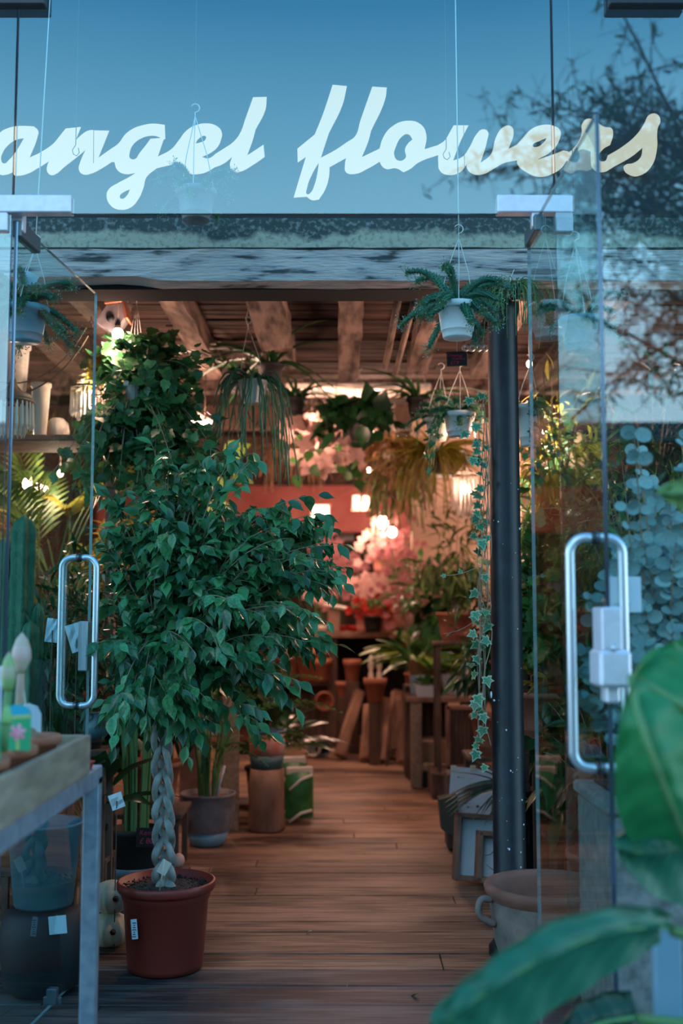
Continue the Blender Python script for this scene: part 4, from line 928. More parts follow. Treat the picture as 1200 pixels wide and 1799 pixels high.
def figtwig(q, out=1.0, hang=.65):
    st = top + V(r.uniform(-.02, .02), 0, r.uniform(-.05, .25)); b = bez(st, st * .5 + q * .5 + V(0, 0, .28 * (q - st).length + .05), q, 16)
    mb.tube(b, [.0055 - .0003 * i for i in range(17)], 4, False)
    for s_ in range(3):
        i0 = r.randrange(6, 15); a0 = b[i0]; e = a0 + (b[i0] - b[i0 - 2]).normalized() * r.uniform(.05, .16) + rv(r, .09) + V(0, 0, -.03); tw = bez(a0, (a0 + e) / 2 + V(0, 0, .025), e, 6)
        mb.tube(tw, .0014, 3, False)
        for j, p in enumerate(tw[1:]):
            sd_ = rdir(r); L.add(p, (e - a0).normalized() * .5 + sd_ * .7 + V(0, 0, -hang), V(0, -.55, .9) + rv(r, .6), .068 * r.uniform(.75, 1.2))
    for j in range(6, 17):
        sd_ = rdir(r); L.add(b[j], (b[min(j + 1, 16)] - b[j - 1]).normalized() * .5 + sd_ * .7 + V(0, 0, -hang), V(0, -.55, .9) + rv(r, .6), .074 * r.uniform(.75, 1.2))
# crown outline read off as a plan of target points: centre column, long right-hand sweep, left shoulder, low skirt
for k in range(205):
    w_ = r.random()
    if w_ < .36: px, py = r.gauss(330, 72), r.uniform(850, 1210)
    elif w_ < .66: px = r.uniform(380, 590); py = r.uniform(870 + (px - 380) * .22, 1165 - (px - 430) * .18)
    elif w_ < .80: px, py = r.uniform(185, 330), r.uniform(920, 1270)
    elif w_ < .90: px, py = r.uniform(200, 470), r.uniform(1130, 1290 - 0)
    else: px, py = r.uniform(190, 420), r.uniform(790, 900)
    figtwig(at(px, py, 4.2 + r.gauss(0, .17)))
for (px, py) in ((600, 1010), (596, 960), (575, 905), (560, 870), (545, 1090), (520, 1245), (495, 1210), (440, 1275), (225, 1285), (250, 1250), (350, 1290), (330, 1330), (420, 790), (455, 810), (290, 800), (585, 1045)): figtwig(at(px, py, 4.1 + r.uniform(-.1, .1)), hang=.8)
mb.build('branches', M['twig'], t); L.finish(300)

# ================================================================ THE METAL TABLE AND ITS TRAY OF AMARYLLIS
XT = -.662; t = thing('metal_table', 'grey steel table with square legs standing outside the left door', 'table', (-.95, 2.6, 0))
for (x, y_) in ((XT - .021, 2.08), (XT - .021, 3.06), (-1.25, 2.08), (-1.25, 3.06)):
    mb = MB(); mb.bbox((x, y_, .432), (.042, .042, .864), .003); mb.build('leg', M['steel'], t)
for (c, s_) in (((XT - .021, 2.57, .868), (.042, 1.022, .05)), ((-1.25, 2.57, .868), (.042, 1.022, .05)), ((-.957, 2.08, .868), (.55, .042, .05)), ((-.957, 3.06, .868), (.55, .042, .05))):
    mb = MB(); mb.bbox(c, s_, .003); mb.build('rail', M['steel'], t)
mb = MB(); mb.box((-.957, 2.57, .884), (.56, .95, .008)); mb.build('tabletop', M['steel'], t)
bx, by0, by1, bz = -.655, 2.14, 2.90, .895
t = thing('planter_tray', 'open weathered wooden tray standing on the steel table', 'tray', (-.88, 2.5, bz))
for (c, s_) in (((bx - .009, 2.52, bz + .05), (.018, .76, .10)), ((-1.12, 2.52, bz + .05), (.018, .76, .10))):
    mb = MB(); mb.bbox(c, s_, .002); mb.build('side_board', M['wood'], t)
for y_ in (2.149, 2.891):
    mb = MB(); mb.bbox((-.892, y_, bz + .05), (.437, .018, .10), .002); mb.build('end_board', M['wood'] if y_ > 2.5 else mat('pale_wood', (.45, .46, .48), (.62, .6, .58), rough=.8, scale=9, stretch=(3, 1, 1)), t)
mb = MB(); mb.box((-.89, 2.52, bz + .006), (.45, .74, .01)); mb.build('base', M['wood'], t)
def amaryllis(label, y_, x, buds, tag_=None):
    b = V(x, y_, bz + .012); t = thing('potted_amaryllis', label, 'potted plant', b, None)
    potted(t, b, .062, .045, .108, M['terra'], rim=.010, band=False, seg=34)
    mb = MB(); mb.ball(b + V(-.01, 0, .10), .024, 16, 10, (1, 1, 1.1), 9, .05); mb.build('plant_bulb', M['brown'] if 'brown' in M else M['logw'], t)
    for (dx, dy, h, lean, m_, budh, br) in buds:
        s0 = b + V(dx, dy, .12); s1 = s0 + V(lean, 0, h); mb = MB(); mb.tube([s0, (s0 + s1) / 2, s1], [.011, .0095, .0085], 12); mb.build('flower_stalk', m_, t)
        mb = MB(); mb.lathe(s1 - V(0, 0, .004), [(.0085, 0), (.013, budh * .12), (br, budh * .35), (br * .96, budh * .55), (br * .6, budh * .82), (0, budh)], 16); mb.build('flower_bud', mat('bud_pink', (.22, .36, .12), (.62, .36, .36), rough=.45, scale=1, stretch=(.1, .1, 14), ramp=(.45, .6)) if 'pink' in label else mat('bud_green', (.22, .42, .13), rough=.45), t)
    if tag_:
        tx, ty, tw, th, fm = tag_; c = b + V(tx, ty, .155); tg = MB(); w = tw / 2
        P = [(-w, -th / 2), (w, -th / 2), (w, th * .33), (w * .7, th * .45), (w * .25, th * .5), (-w * .25, th * .5), (-w * .7, th * .45), (-w, th * .33)]
        tg.add([c + V(x_, -.001, z) for x_, z in P] + [c + V(x_, .001, z) for x_, z in P], [tuple(range(8)), tuple(reversed(range(8, 16)))] + [(i, 8 + i, 8 + (i + 1) % 8, (i + 1) % 8) for i in range(8)])
        to = tg.build('care_tag', M['green'], t, label='picture tag of a flower on green with a blue top')
        m2 = MB(); P2 = [p for p in [(-w * .97, th * .24), (w * .97, th * .29), (w * .97, th * .33), (w * .7, th * .44), (w * .25, th * .49), (-w * .25, th * .49), (-w * .7, th * .44), (-w * .97, th * .32)]]
        m2.add([c + V(x_, -.0016, z) for x_, z in P2], [tuple(range(8))]); m2.build('tag_band', M['cyan'], to)
        m2 = MB(); m2.add([c + V(x_, -.0018, z) for x_, z in ((-w * .97, th * .17), (w * .97, th * .21), (w * .97, th * .29), (-w * .97, th * .24))], [(0, 1, 2, 3)]); m2.build('tag_stripe', M['lime'], to)
        m2 = MB(); cc = c + V(.002, -.002, -.01)
        for k in range(6):
            a = k * PI / 3 + .3; m2.add([cc + V(.3 * math.cos(a + .5) * tw * .5, 0, .3 * math.sin(a + .5) * tw * .5), cc, cc + V(.3 * math.cos(a - .5) * tw * .5, 0, .3 * math.sin(a - .5) * tw * .5), cc + V(.62 * math.cos(a - .22) * tw * .5, 0, .62 * math.sin(a - .22) * tw * .5), cc + V(.62 * math.cos(a + .22) * tw * .5, 0, .62 * math.sin(a + .22) * tw * .5)], [(0, 1, 2, 3, 4)])
        m2.build('tag_flower', fm, to)
        m2 = MB(); m2.add([cc + V(-.003, .0003, -.012), cc + V(.003, .0003, -.012), cc + V(.005, .0003, -th * .38), cc + V(-.004, .0003, -th * .38)], [(0, 1, 2, 3)]); m2.build('tag_stem', M['lime'], to)
amaryllis('amaryllis with a pink-tipped bud, in the farthest terracotta pot of the tray', 2.71, -.752, [(-.024, -.05, .143, .004, mat('stalk_pink', (.42, .25, .17), (.50, .34, .24), rough=.5), .10, .0235)])
amaryllis('amaryllis with a green bud and pink flower tag in the tray\'s middle pot', 2.49, -.748, [(-.003, -.02, .115, .006, M['gstem'], .088, .017)], (.0375, -.06, .060, .10, M['fpink']))
amaryllis('amaryllis with the red flower tag in the nearest terracotta pot of the tray', 2.28, -.748, [(.032, 0, .08, -.006, M['gstem'], .05, .012), (.048, .01, .06, .008, M['gstem'], .04, .010)], (.035, -.052, .056, .092, M['fred']))
a = at(50, 1262, 2.84); t = thing('plant_label', 'round-topped white label standing behind the amaryllis pots', 'label', a - V(0, 0, .04))
mb = MB(); P = [(-.033, -.09), (.033, -.09), (.033, .01), (.022, .03), (0, .038), (-.022, .03), (-.033, .01)]
mb.add([a + V(x, -.001, z) for x, z in P] + [a + V(x, .001, z) for x, z in P], [tuple(range(7)), tuple(reversed(range(7, 14)))] + [(i, 7 + i, 7 + (i + 1) % 7, (i + 1) % 7) for i in range(7)]); mb.build('card', M['paperb'], t)
t = thing('plant_label', 'small white price card on a stick at the left edge of the tray', 'label', at(2, 1300, 2.55)); a = at(2, 1188, 2.6); mb = MB(); mb.bbox(a, (.05, .002, .045), .0006, Matrix.Rotation(-.15, 3, 'Y')); mb.tube([a, a - V(0, 0, .2)], .002, 5); mb.build('card', M['paper'], t)
t = thing('clear_sleeve', 'clear plastic sleeve standing open behind the amaryllis buds', 'wrapping', at(62, 1290, 2.80)); a = at(62, 1285, 2.80); mb = MB(); mb.lathe(a, [(.022, 0), (.034, .09), (.046, .18)], 18, True); 
mb.f = mb.f[:-2]; mb.sm = mb.sm[:-2]; mb.mi = mb.mi[:-2]; mb.build('film', glass_mat('clear_film', 1.5, (.93, .96, .96), .03), t)
t = thing('red_dish', 'shallow red foil dish on the far corner of the steel table', 'dish', (-.70, 2.99, .895)); mb = MB(); mb.lathe((-.70, 2.985, .893), [(.028, 0), (.036, .02), (.038, .021), (.033, .018), (.026, .006), (0, .005)], 24); mb.build('bowl', M['fred'], t)

# under and behind the table
def lathe_thing(name, label, cat, base, prof, m, part='body', seg=32, group=None, wob=0):
    t = thing(name, label, cat, base, group); mb = MB(); mb.lathe(base, prof, seg, wob=wob); mb.build(part, m, t); return t
b = gnd(76, 1745); b = V(at(76, 1590, 3.95).x, 3.95, 0)
t = lathe_thing('stoneware_pot', 'dark squat pot with a small blue sticker, under the steel table', 'pot', b, [(.10, 0), (.13, .03), (.15, .2), (.13, .27), (.10, .29), (.09, .27), (0, .25)], M['darkp'])
a = at(100, 1627, 3.8); mb = MB(); mb.bbox(V(a.x, 3.81, a.z), (.06, .002, .06), .0005, Matrix.Rotation(-.1, 3, 'Y')); mb.build('sticker', M['paperb'], t)
b = V(b.x, 3.95, .29); z1 = at(76, 1445, 3.95).z
t = lathe_thing('zinc_bucket', 'teal-grey tapered bucket stacked on the dark squat pot', 'bucket', b, [(.098, 0), (.102, .01), (.128, z1 - .30), (.133, z1 - .295), (.133, z1 - .285), (.124, z1 - .29), (.10, .03), (0, .02)], M['teal'])
mb = MB(); c = V(at(157, 1560, 4.3).x, 4.3, .28); mb.bbox(c, (.06, .08, .56), .006); o = mb.build('timber_post', M['woodd'], loc=V(c.x, c.y, 0)); tag(o, 'short dark timber post upright behind the bucket', 'post')
for (px, py, d, rr, lab) in ((196, 1578, 4.45, .075, 'pale knobbly squash on top of its twin, left of the big red-brown pot'), (192, 1630, 4.45, .078, 'pale knobbly squash lying on the boards under its twin')):
    c = at(px, py, d); 
    if 'under' in lab: c.z = .066
    else: c.z = .066 + .125
    t = thing('squash', lab, 'squash', c - V(0, 0, .06)); mb = MB(); mb.ball(c, rr, 28, 14, (1.05, 1.05, .85), 8, .20, .10); mb.build('body', M['gourd'], t)
    mb = MB(); mb.lathe(c + V(.03, -rr * .97, .01), [(.012, 0), (.007, .012), (.005, .02)], 8, axis=(0.1, -1, .3)); mb.build('stem', M['darkp'], t)
c = gnd(306, 1590); c = V(at(314, 1512, 4.75).x, 4.75, .032); c.z = at(314, 1512, 4.75).z
t = thing('small_gourd', 'small pinkish gourd resting on a low block behind the plaited trunk', 'gourd', V(c.x, c.y, 0)); mb = MB(); mb.ball(c, .026, 14, 10, (1, 1, 1.15)); mb.build('body', M['pink'], t); mb = MB(); mb.bbox(V(c.x, c.y, (c.z - .028) / 2), (.09, .09, c.z - .028), .004); mb.build('block', M['woodd'], t)

# kentia palm in a pale bowl, with its chalk price board
kb = V(at(238, 1520, 5.05).x, 5.05, 0); t = thing('kentia_palm', 'kentia palm in a wide blue-grey bowl behind the fig pot', 'potted palm', kb)
zr = at(238, 1522, 5.0).z; potted(t, kb, .135, .10, zr, M['bluep'], rim=.014); mb = MB(); pot_body(mb, kb + V(0, 0, zr * .3), .108, .085, zr * .7 + .16); mb.build('inner_pot', M['darkp'], t); zr += .14
palm(t, kb + V(0, 0, zr - .03), 15, 1.25, .42, G['dark'], spread=.5)
bd = at(262, 1472, 4.93); s_ = thing('price_board', 'black card lettered in pink chalk, stuck in the kentia palm bowl', 'sign', V(bd.x, bd.y, zr)); mb = MB(); mb.bbox(bd, (.115, .004, .085), .001); mb.build('board', M['slate'], s_)
mb = MB(); mb.tube([bd + V(0, .004, 0), V(bd.x, bd.y + .004, zr - .03)], .004, 5); mb.build('stake', M['cord'], s_)
text_obj('Kentia', .030, bd + V(-.005, -.0035, .012), M['chalk'], s_, shear=.2); text_obj('\u00a3 80.0', .034, bd + V(0, -.0035, -.025), M['chalk'], s_, shear=.15)

# birdhouse, cream tiered vases up high on a shelf
a = at(200, 562, 4.95); t = thing('birdhouse', 'grey wooden birdhouse with a round hole, hung tilted above the bulb', 'birdhouse', a)
q = Matrix.Rotation(.62, 3, 'Y'); mb = MB(); hw = .05
P = [(-hw, -.05, -.06), (hw, -.05, -.06), (hw, .05, -.06), (-hw, .05, -.06), (-hw, -.05, .03), (hw, -.05, .03), (hw, .05, .03), (-hw, .05, .03), (0, -.05, .08), (0, .05, .08)]
mb.add([a + q @ V(*p) for p in P], [(0, 1, 5, 8, 4), (3, 7, 9, 6, 2), (0, 3, 2, 1), (0, 4, 7, 3), (1, 2, 6, 5)]); mb.build('body', M['grey'], t)
mb = MB()
for sg in (-1, 1): mb.bbox(a + q @ V(sg * .032, 0, .062), (.012, .13, .085), .002, q @ Matrix.Rotation(-sg * .82, 3, 'Y'))
mb.build('roof', M['terra'], t); mb = MB(); mb.lathe(a + q @ V(0, -.0515, -.008), [(.019, 0), (.019, .003)], 20, axis=(0, -1, 0)); mb.build('entrance_hole', M['slate'], t)
mb = MB(); mb.tube([a + V(.02, 0, .08), a + V(.03, 0, .3)], .003, 5); mb.build('hanging_wire', M['wire'], t)
a = at(215, 545, 5.3); t = thing('hanging_pot', 'small cream pot with a white crescent rim, right of the birdhouse', 'pot', a); mb = MB(); mb.lathe(a - V(0, 0, .08), [(.02, 0), (.045, .09), (.048, .11), (.03, .11)], 20); mb.build('body', M['cream'], t); mb = MB(); mb.torus(a + V(0, -.03, .03), .028, .008, 18, 6, (0, 1, .2)); mb.build('rim', M['white'], t); mb = MB(); mb.tube([a, a + V(0, 0, .25)], .003, 5); mb.build('hanging_wire', M['wire'], t)
sh = V(-1.55, 5.35, at(40, 775, 5.35).z); mb = MB(); mb.bbox(sh - V(0, 0, .015), (.95, .4, .03), .004)
for x in (-1.95, -1.15): mb.box((x, 5.45, sh.z / 2 - .015), (.05, .05, sh.z - .03))
o = mb.build('plant_stand', M['woodr'], loc=V(-1.55, 5.35, 0)); tag(o, 'tall pinkish timber stand carrying the cream vases on the left', 'stand')
for (px, rr, hh, d, lab) in ((22, .075, .48, 5.3, 'tallest cream vase, at the left edge behind the unlit chandelier'), (72, .045, .28, 5.32, 'narrow cream vase with a collared rim beside the tallest one'), (102, .06, .12, 5.4, 'low rounded cream jar right of the narrow vase')):
    b = at(px, 700, d); b.z = sh.z
    lathe_thing('vase', lab, 'vase', b, [(rr * .6, 0), (rr * .66, .01), (rr * .85, hh * .5), (rr, hh * .93), (rr * 1.12, hh * .94), (rr * 1.12, hh), (rr * .95, hh), (rr * .8, hh * .5), (0, hh * .45)] if hh > .2 else [(rr * .6, 0), (rr, hh * .4), (rr * .9, hh * .8), (rr * .5, hh), (rr * .4, hh), (0, hh * .8)], M['cream'])
mb = MB(); p = bez(at(0, 700, 4.9), at(100, 690, 4.9), at(155, 590, 4.9), 10); mb.tube(p, .004, 5); mb.tube(bez(at(0, 672, 4.9), at(90, 688, 4.9), at(152, 575, 4.9), 10), .003, 5); o = mb.build('cable', M['wire'], loc=p[0]); tag(o, 'pair of thin brown cables sagging across the upper left of the shop', 'cable')
# ================================================================ HANGING PLANTS
t, c = hanging_pot(803, 535, 3.85, .074, .125, 'pale hanging pot of foxtail stems right of the centre, in front of the beam', (806, 418))
foxtail(t, c, 22, .23, random.Random(2), th=.017)
mb = MB(); h = at(806, 418, 3.85); mb.tube([h, V(h.x, 3.89, 3.79)], .0022, 5); mb.build('hanging_wire', M['cord'], t)
t, c = hanging_pot(46, 540, 3.75, .076, .125, 'blue-grey hanging pot of foxtail stems behind the left glass door', (62, 436), m=M['bluep'])
foxtail(t, c, 20, .22, random.Random(3), th=.017)
a = at(52, 492, 3.7); mb = MB(); mb.bbox(a, (.05, .002, .05), .0008, Matrix.Rotation(.5, 3, 'Y')); mb.bbox(a + V(-.03, .006, .012), (.045, .002, .03), .0008, Matrix.Rotation(-.4, 3, 'Y')); mb.build('price_tag', M['paperb'], t)
mb = MB(); h = at(62, 436, 3.75); mb.tube([h, V(h.x, 3.88, 3.79)], .0022, 5); mb.build('hanging_wire', M['cord'], t)
t, c = hanging_pot(345, 335, 3.90, .072, .115, 'grey hanging pot dimly seen behind the lettered glass, under the name', (343, 205), m=M['grey'])
foxtail(t, c, 13, .18, random.Random(4), th=.011); mb = MB(); h = at(343, 205, 3.9); mb.tube([h, V(h.x, 3.9, 3.79)], .0016, 5); mb.build('hanging_wire', M['wire'], t)
t, c = hanging_pot(1020, 560, 3.85, .075, .125, 'pale hanging pot dimly seen through the glass right of the column', (1010, 430), m=M['bluep']); foxtail(t, c, 12, .18, random.Random(5), th=.011); mb = MB(); h = at(1010, 430, 3.85); mb.tube([h, V(h.x, 3.89, 3.79)], .0016, 5); mb.build('hanging_wire', M['wire'], t)
for (x0, y0, lab) in ((133, 255, 'empty wire hook hanging over the first word of the name'), (784, 262, 'empty wire hook hanging over the second word of the name')):
    a = at(x0, y0, 3.9); mb = MB(); mb.tube([V(a.x, 3.9, 3.78), a, a + V(-.012, 0, -.02), a + V(-.008, 0, -.035), a + V(.004, 0, -.042), a + V(.014, 0, -.03), a + V(.01, 0, -.012)], .0016, 5); mb.tube([a + V(.065, 0, .11), a + V(.067, 0, -.07)], .0012, 4); o = mb.build('wire_hook', M['wire'], loc=a); tag(o, lab, 'hook')
# small chalk board above the second pot
bd = at(803, 631, 4.9); s_ = thing('price_board', 'small black card with pink chalk writing hung below the front foxtail pot', 'sign', bd); mb = MB(); mb.bbox(bd, (.095, .004, .068), .001, Matrix.Rotation(-.03, 3, 'Y')); mb.build('board', M['slate'], s_)
text_obj('Creeping', .019, bd + V(-.014, -.0035, .010), M['chalk'], s_, shear=.3); text_obj('muehlenb.', .015, bd + V(.008, -.0035, -.004), M['chalk'], s_, shear=.3); text_obj('\u00a37.9', .022, bd + V(-.012, -.0035, -.026), M['chalk'], s_, shear=.1)
mb = MB(); mb.tube([bd + V(0, 0, .03), bd + V(0, 0, .16)], .0012, 4)
P = []; a0 = at(812, 612, 4.9)
mb.build('hanging_wire', M['cord'], s_)
mb = MB()
for ph in (0, PI): mb.tube([a0 + V(i * .0085, .004 * math.cos(i * .9 + ph), .013 * math.sin(i * .9 + ph)) for i in range(17)], .0055, 6)
o = mb.build('rope', M['cream'], loc=a0); tag(o, 'short twist of pale rope left of the top of the black column', 'rope')
t, c = hanging_pot(806, 726, 5.1, .075, .115, 'white hanging pot with trailing stems, under the small black card', (808, 650)); foxtail(t, c, 12, .17, random.Random(6), th=.010); vines(t, c, .07, 14, .3, 'ivy', G['ivy'][0], .034, 60, spread=.5)
t, c = hanging_pot(768, 735, 5.4, .062, .115, 'cream hanging pot just left of and behind the white one under the card', (775, 655), m=M['cream']); foxtail(t, c, 11, .2, random.Random(7), th=.009)
t, c = hanging_pot(444, 670, 5.2, .066, .11, 'small white ribbed hanging pot with long thin trailing green stems', (436, 575), square=True, ncord=2)
strands(t, c, .07, 60, .52, G['sedum'], .0038)
mb = MB(); h = at(436, 575, 5.2); mb.tube([h, h + V(-.01, 0, .04), h + V(.0, 0, .09)], .003, 5); mb.build('hook', M['cord'], t)
t, c = hanging_pot(238, 672, 4.95, .05, .11, 'white hanging pot swallowed by a cascade of grape ivy left of the centre', (240, 532), ncord=4)
L = Leaves(t, 'grape', G['grape']); mb = MB(); r = random.Random(9)
def ivymass(n, fx, fy, dd, c0):
    for i in range(n):
        px, py = fx(), fy(); e = at(px, py, dd + r.gauss(0, .12))
        b = bez(c0 + rv(r, .04), (c0 + e) / 2 + V(0, -.03, .14), e, 7); mb.tube(b, .0018, 4, False)
        for p in b[2:]:
            if abs(p.x - c.x) < .06 and -.13 < p.z - c.z < .02: continue
            for _ in range(2): L.add(p + rv(r, .035), rdir(r) + V(0, 0, -.5), V(0, -.7, .7) + rv(r, .5), .062 * r.uniform(.6, 1.2))
ivymass(60, lambda: r.gauss(255, 48), lambda: r.uniform(585, 700), 4.95, c)
ivymass(75, lambda: r.gauss(305, 38), lambda: r.uniform(640, 850), 4.95, c)
ivymass(60, lambda: r.gauss(200, 45), lambda: r.uniform(740, 880), 4.95, c - V(0, 0, .1))
ivymass(30, lambda: r.uniform(240, 390), lambda: r.uniform(780, 880), 4.9, c - V(-.1, 0, .2))
mb.build('vine_stem', M['twig'], t); L.finish(300)
t, c = hanging_pot(195, 650, 5.25, .05, .10, 'hanging pot of leaves tinted a lamp-lit yellow over the lit chandelier', (195, 600), m=M['cream']); vines(t, c + V(0, 0, .02), .05, 22, .18, 'grape', G['gold'], .06, 60, spread=.9)  # golden leaf colour carries the lamp's yellow light on the ivy
t, c = hanging_pot(632, 735, 7.0, .085, .15, 'grey hanging pot with dark heart-shaped leaves under the middle joist', (632, 655), m=M['grey'])
vines(t, c + V(0, 0, .04), .08, 22, .30, 'heart', G['dark'], .13, 60, spread=1.0, up=.12)
t, c = hanging_pot(585, 798, 8.6, .08, .14, 'square pale hanging pot glowing below the bare bulbs', (585, 720), m=M['cream']); clump(t, c, 26, .26, 'heart', G['mid'], 1.3, .11)
t, c = hanging_pot(686, 783, 8.2, .065, .12, 'small pale hanging pot above the long grassy cascades', (686, 720), m=M['cream']); vines(t, c, .06, 20, .35, 'lance', G['brown'], .09, 0)
for k, (px, py, d, n, ln, g, lab) in enumerate(((735, 700, 6.9, 26, .55, 'mid', 'spider plant hanging in the shadows right of the middle joist'), (690, 790, 8.4, 60, .62, 'brown', 'long dry grassy cascade hanging over the back counter'), (765, 800, 7.9, 60, .55, 'gold', 'yellow-green grassy cascade left of the right-hand chandelier'), (700, 850, 9.2, 50, .5, 'palm', 'olive grassy cascade hanging right of the lanterns'), (475, 640, 6.1, 20, .6, 'dark', 'dark strap-leaved plant hanging behind the ribbed white pot'), (520, 700, 7.4, 24, .55, 'dark', 'dark arching strap plant under the slanting joist'), (420, 655, 6.4, 20, .5, 'dark', 'dark strap plant hanging left of the ribbed white pot'), (520, 790, 9.4, 24, .45, 'brown', 'russet strap plant hanging low before the red header'))):
    t, c = hanging_pot(px, py, d, .075, .12, lab, (px, py - 70), m=M['darkp']); L = Leaves(t, 'strap', G[g], 'blade', 'blades')
    r = random.Random(30 + k)
    for i in range(n):
        a = r.uniform(0, 2 * PI); o = V(math.cos(a), math.sin(a), r.uniform(.0, 1.1)); L.add(c + V(o.x, o.y, 0) * .05, o + V(0, 0, .35), V(-o.x * .3, -o.y * .3, 1), (ln * .55, ln * r.uniform(.4, .8), ln * r.uniform(.8, 1.5)))
    L.finish(40)
    if g in ('brown', 'gold', 'palm'): strands(t, c, .12, 90, ln * .9, G[g], .0045, r)
# thin grassy air plant by the column head
t, c = hanging_pot(905, 505, 4.15, .03, .05, 'tuft of thin wiry grass hanging by the head of the black column', (905, 470), m=M['darkp'], name='air_plant', ncord=2); mb = MB(); r = random.Random(8)
for i in range(80):
    a = r.uniform(0, 2 * PI); o = V(math.cos(a), math.sin(a) * .6, 0); l = r.uniform(.08, .2); mb.tube(bez(c, c + o * l * .8 + V(0, 0, r.uniform(-.02, .1)), c + o * l * r.uniform(.4, 1) + V(0, 0, -l * r.uniform(.1, 1.3)), 7), .0016, 4, False)
mb.build('blades', G['blade'], t, kind='stuff')
t, c = hanging_pot(928, 712, 4.9, .055, .19, 'tall white hanging pot half hidden right behind the black column', (932, 640)); vines(t, c, .05, 20, .42, 'ivy', G['ivy'][0], .04, 40, spread=.5)

# variegated ivy climbing the left side of the column
t = thing('climbing_ivy', 'variegated ivy with cream-edged leaves trailing down the left side of the column', 'ivy', (.60, 4.33, 0)); L = Leaves(t, 'ivyvar', list(G['ivy'])); mb = MB(); r = random.Random(12)
for s_ in range(7):
    P = [at(r.uniform(842, 862), y_, 4.30 + r.uniform(-.03, .06)) + V(r.uniform(-.02, .012), 0, 0) for y_ in range(690 + s_ * 20, 1330, 75)]; P = cr_pts(P, 5); mb.tube(P, .0022, 4, False)
    for p in P:
        if r.random() < .20: L.add(p + rv(r, .018) + V(-.012, 0, 0), V(r.uniform(-1, .3), -.4, r.uniform(-.8, .2)), V(0, -1, .4) + rv(r, .4), .05 * r.uniform(.6, 1.1))
for (px, py, s_) in ((835, 1075, .045), (838, 1222, .055), (855, 1190, .05), (848, 1255, .045), (838, 1320, .05), (853, 1345, .035), (846, 950, .05), (852, 1010, .04), (838, 745, .05), (825, 700, .045), (820, 760, .045), (832, 805, .045)): L.add(at(px, py, 4.22), V(r.uniform(-.6, .2), -.3, -.6), V(0, -1, .3), s_)
b = bez(at(850, 990, 4.25), at(820, 1010, 4.2), at(782, 1012, 4.15), 8); mb.tube(b, .0016, 4); L.add(b[-1], V(-1, 0, 0), V(0, -1, .2), .02); L.add(b[5], V(-.3, 0, 1), V(0, -1, .2), .022)
b = bez(at(858, 1065, 4.25), at(825, 1110, 4.2), at(780, 1114, 4.2), 8); mb.tube(b, .0010, 4)
mb.build('stem', M['twig'], t); L.finish(260)

# ================================================================ LEFT BANK
def on_stand(name, label, px, d, zb, rr, hh, m, cat='potted plant', rim=.012):
    b = at(px, 1000, d); b.z = 0; t = thing(name, label, cat, b)
    if zb > .05:
        mb = MB(); mb.bbox((b.x, d, zb - .012), (rr * 2.4, rr * 2.4, .024), .003)
        for sx_ in (-1, 1):
            for sy in (-1, 1): mb.box((b.x + sx_ * rr, d + sy * rr, (zb - .02) / 2), (.028, .028, zb - .02))
        mb.build('stand', M['woodd'], t)
    potted(t, V(b.x, d, zb), rr, rr * .72, hh, m, rim=rim)
    return t, V(b.x, d, zb + hh * .86)
t, c = on_stand('columnar_cactus', 'cluster of tall ribbed cactus columns behind the left door', 28, 4.35, .35, .13, .2, M['terra'])
for (px, ytop, rr) in ((40, 905, .042), (8, 945, .05), (24, 1010, .035), (56, 1090, .03), (68, 1060, .022)):
    b = at(px, 1000, 4.35 + R.uniform(-.05, .05)); top = at(px, ytop, b.y).z; mb = MB(); n = 44; h = top - c.z
    prof = []; seg = 30; P = []; fs = []
    for i in range(n + 1):
        u = i / n; z = c.z + h * u; e = rr * (1 if u < .93 else math.sqrt(max(0, 1 - ((u - .93) / .07) ** 2))) * (1 + .04 * math.sin(i * 1.7))
        for k in range(seg):
            a = 2 * PI * k / seg; q = e * (1 + .22 * math.cos(5 * a)) if True else e; P.append((b.x + q * math.cos(a), b.y + q * math.sin(a), z))
    for i in range(n):
        for k in range(seg): fs.append((i * seg + k, i * seg + (k + 1) % seg, (i + 1) * seg + (k + 1) % seg, (i + 1) * seg + k))
    mb.add(P, fs, True); mb.build('cactus_column', G['cactus'], t)
t, c = on_stand('areca_palm', 'yellowing areca palm with arching fronds, upper left behind the chandeliers', 70, 5.75, .5, .16, .26, M['terra'], 'potted palm'); palm(t, c, 24, 1.35, .58, G['palm'], spread=.7)
t, c = on_stand('areca_palm', 'golden-leaved palm lit by the round chandelier', 125, 6.75, .55, .15, .25, M['cream'], 'potted palm'); palm(t, c, 22, 1.15, .52, G['gold'], spread=.7)
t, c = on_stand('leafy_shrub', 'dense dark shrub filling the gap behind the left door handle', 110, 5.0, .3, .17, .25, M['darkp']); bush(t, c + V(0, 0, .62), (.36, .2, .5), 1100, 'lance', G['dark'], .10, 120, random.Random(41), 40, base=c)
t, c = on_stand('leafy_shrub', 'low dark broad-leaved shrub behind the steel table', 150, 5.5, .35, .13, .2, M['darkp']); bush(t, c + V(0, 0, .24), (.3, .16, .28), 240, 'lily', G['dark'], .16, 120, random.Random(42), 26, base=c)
t, c = on_stand('golden_croton', 'croton with coppery leaves left of the fig, halfway up', 60, 5.2, .8, .13, .2, M['terra']); bush(t, c + V(0, 0, .34), (.3, .2, .3), 500, 'lance', G['brown'], .13, 60, random.Random(43), 30, base=c)
t, c = on_stand('poinsettia', 'red poinsettia glimpsed through the left door handle', 160, 4.62, .75, .08, .13, M['darkp']); clump(t, c, 14, .16, 'lily', G['dark'], 1.2, .09, 14); clump(t, c + V(0, 0, .04), 12, .12, 'lily', M['fred'], 1.1, .07, 12, name='red_bract')
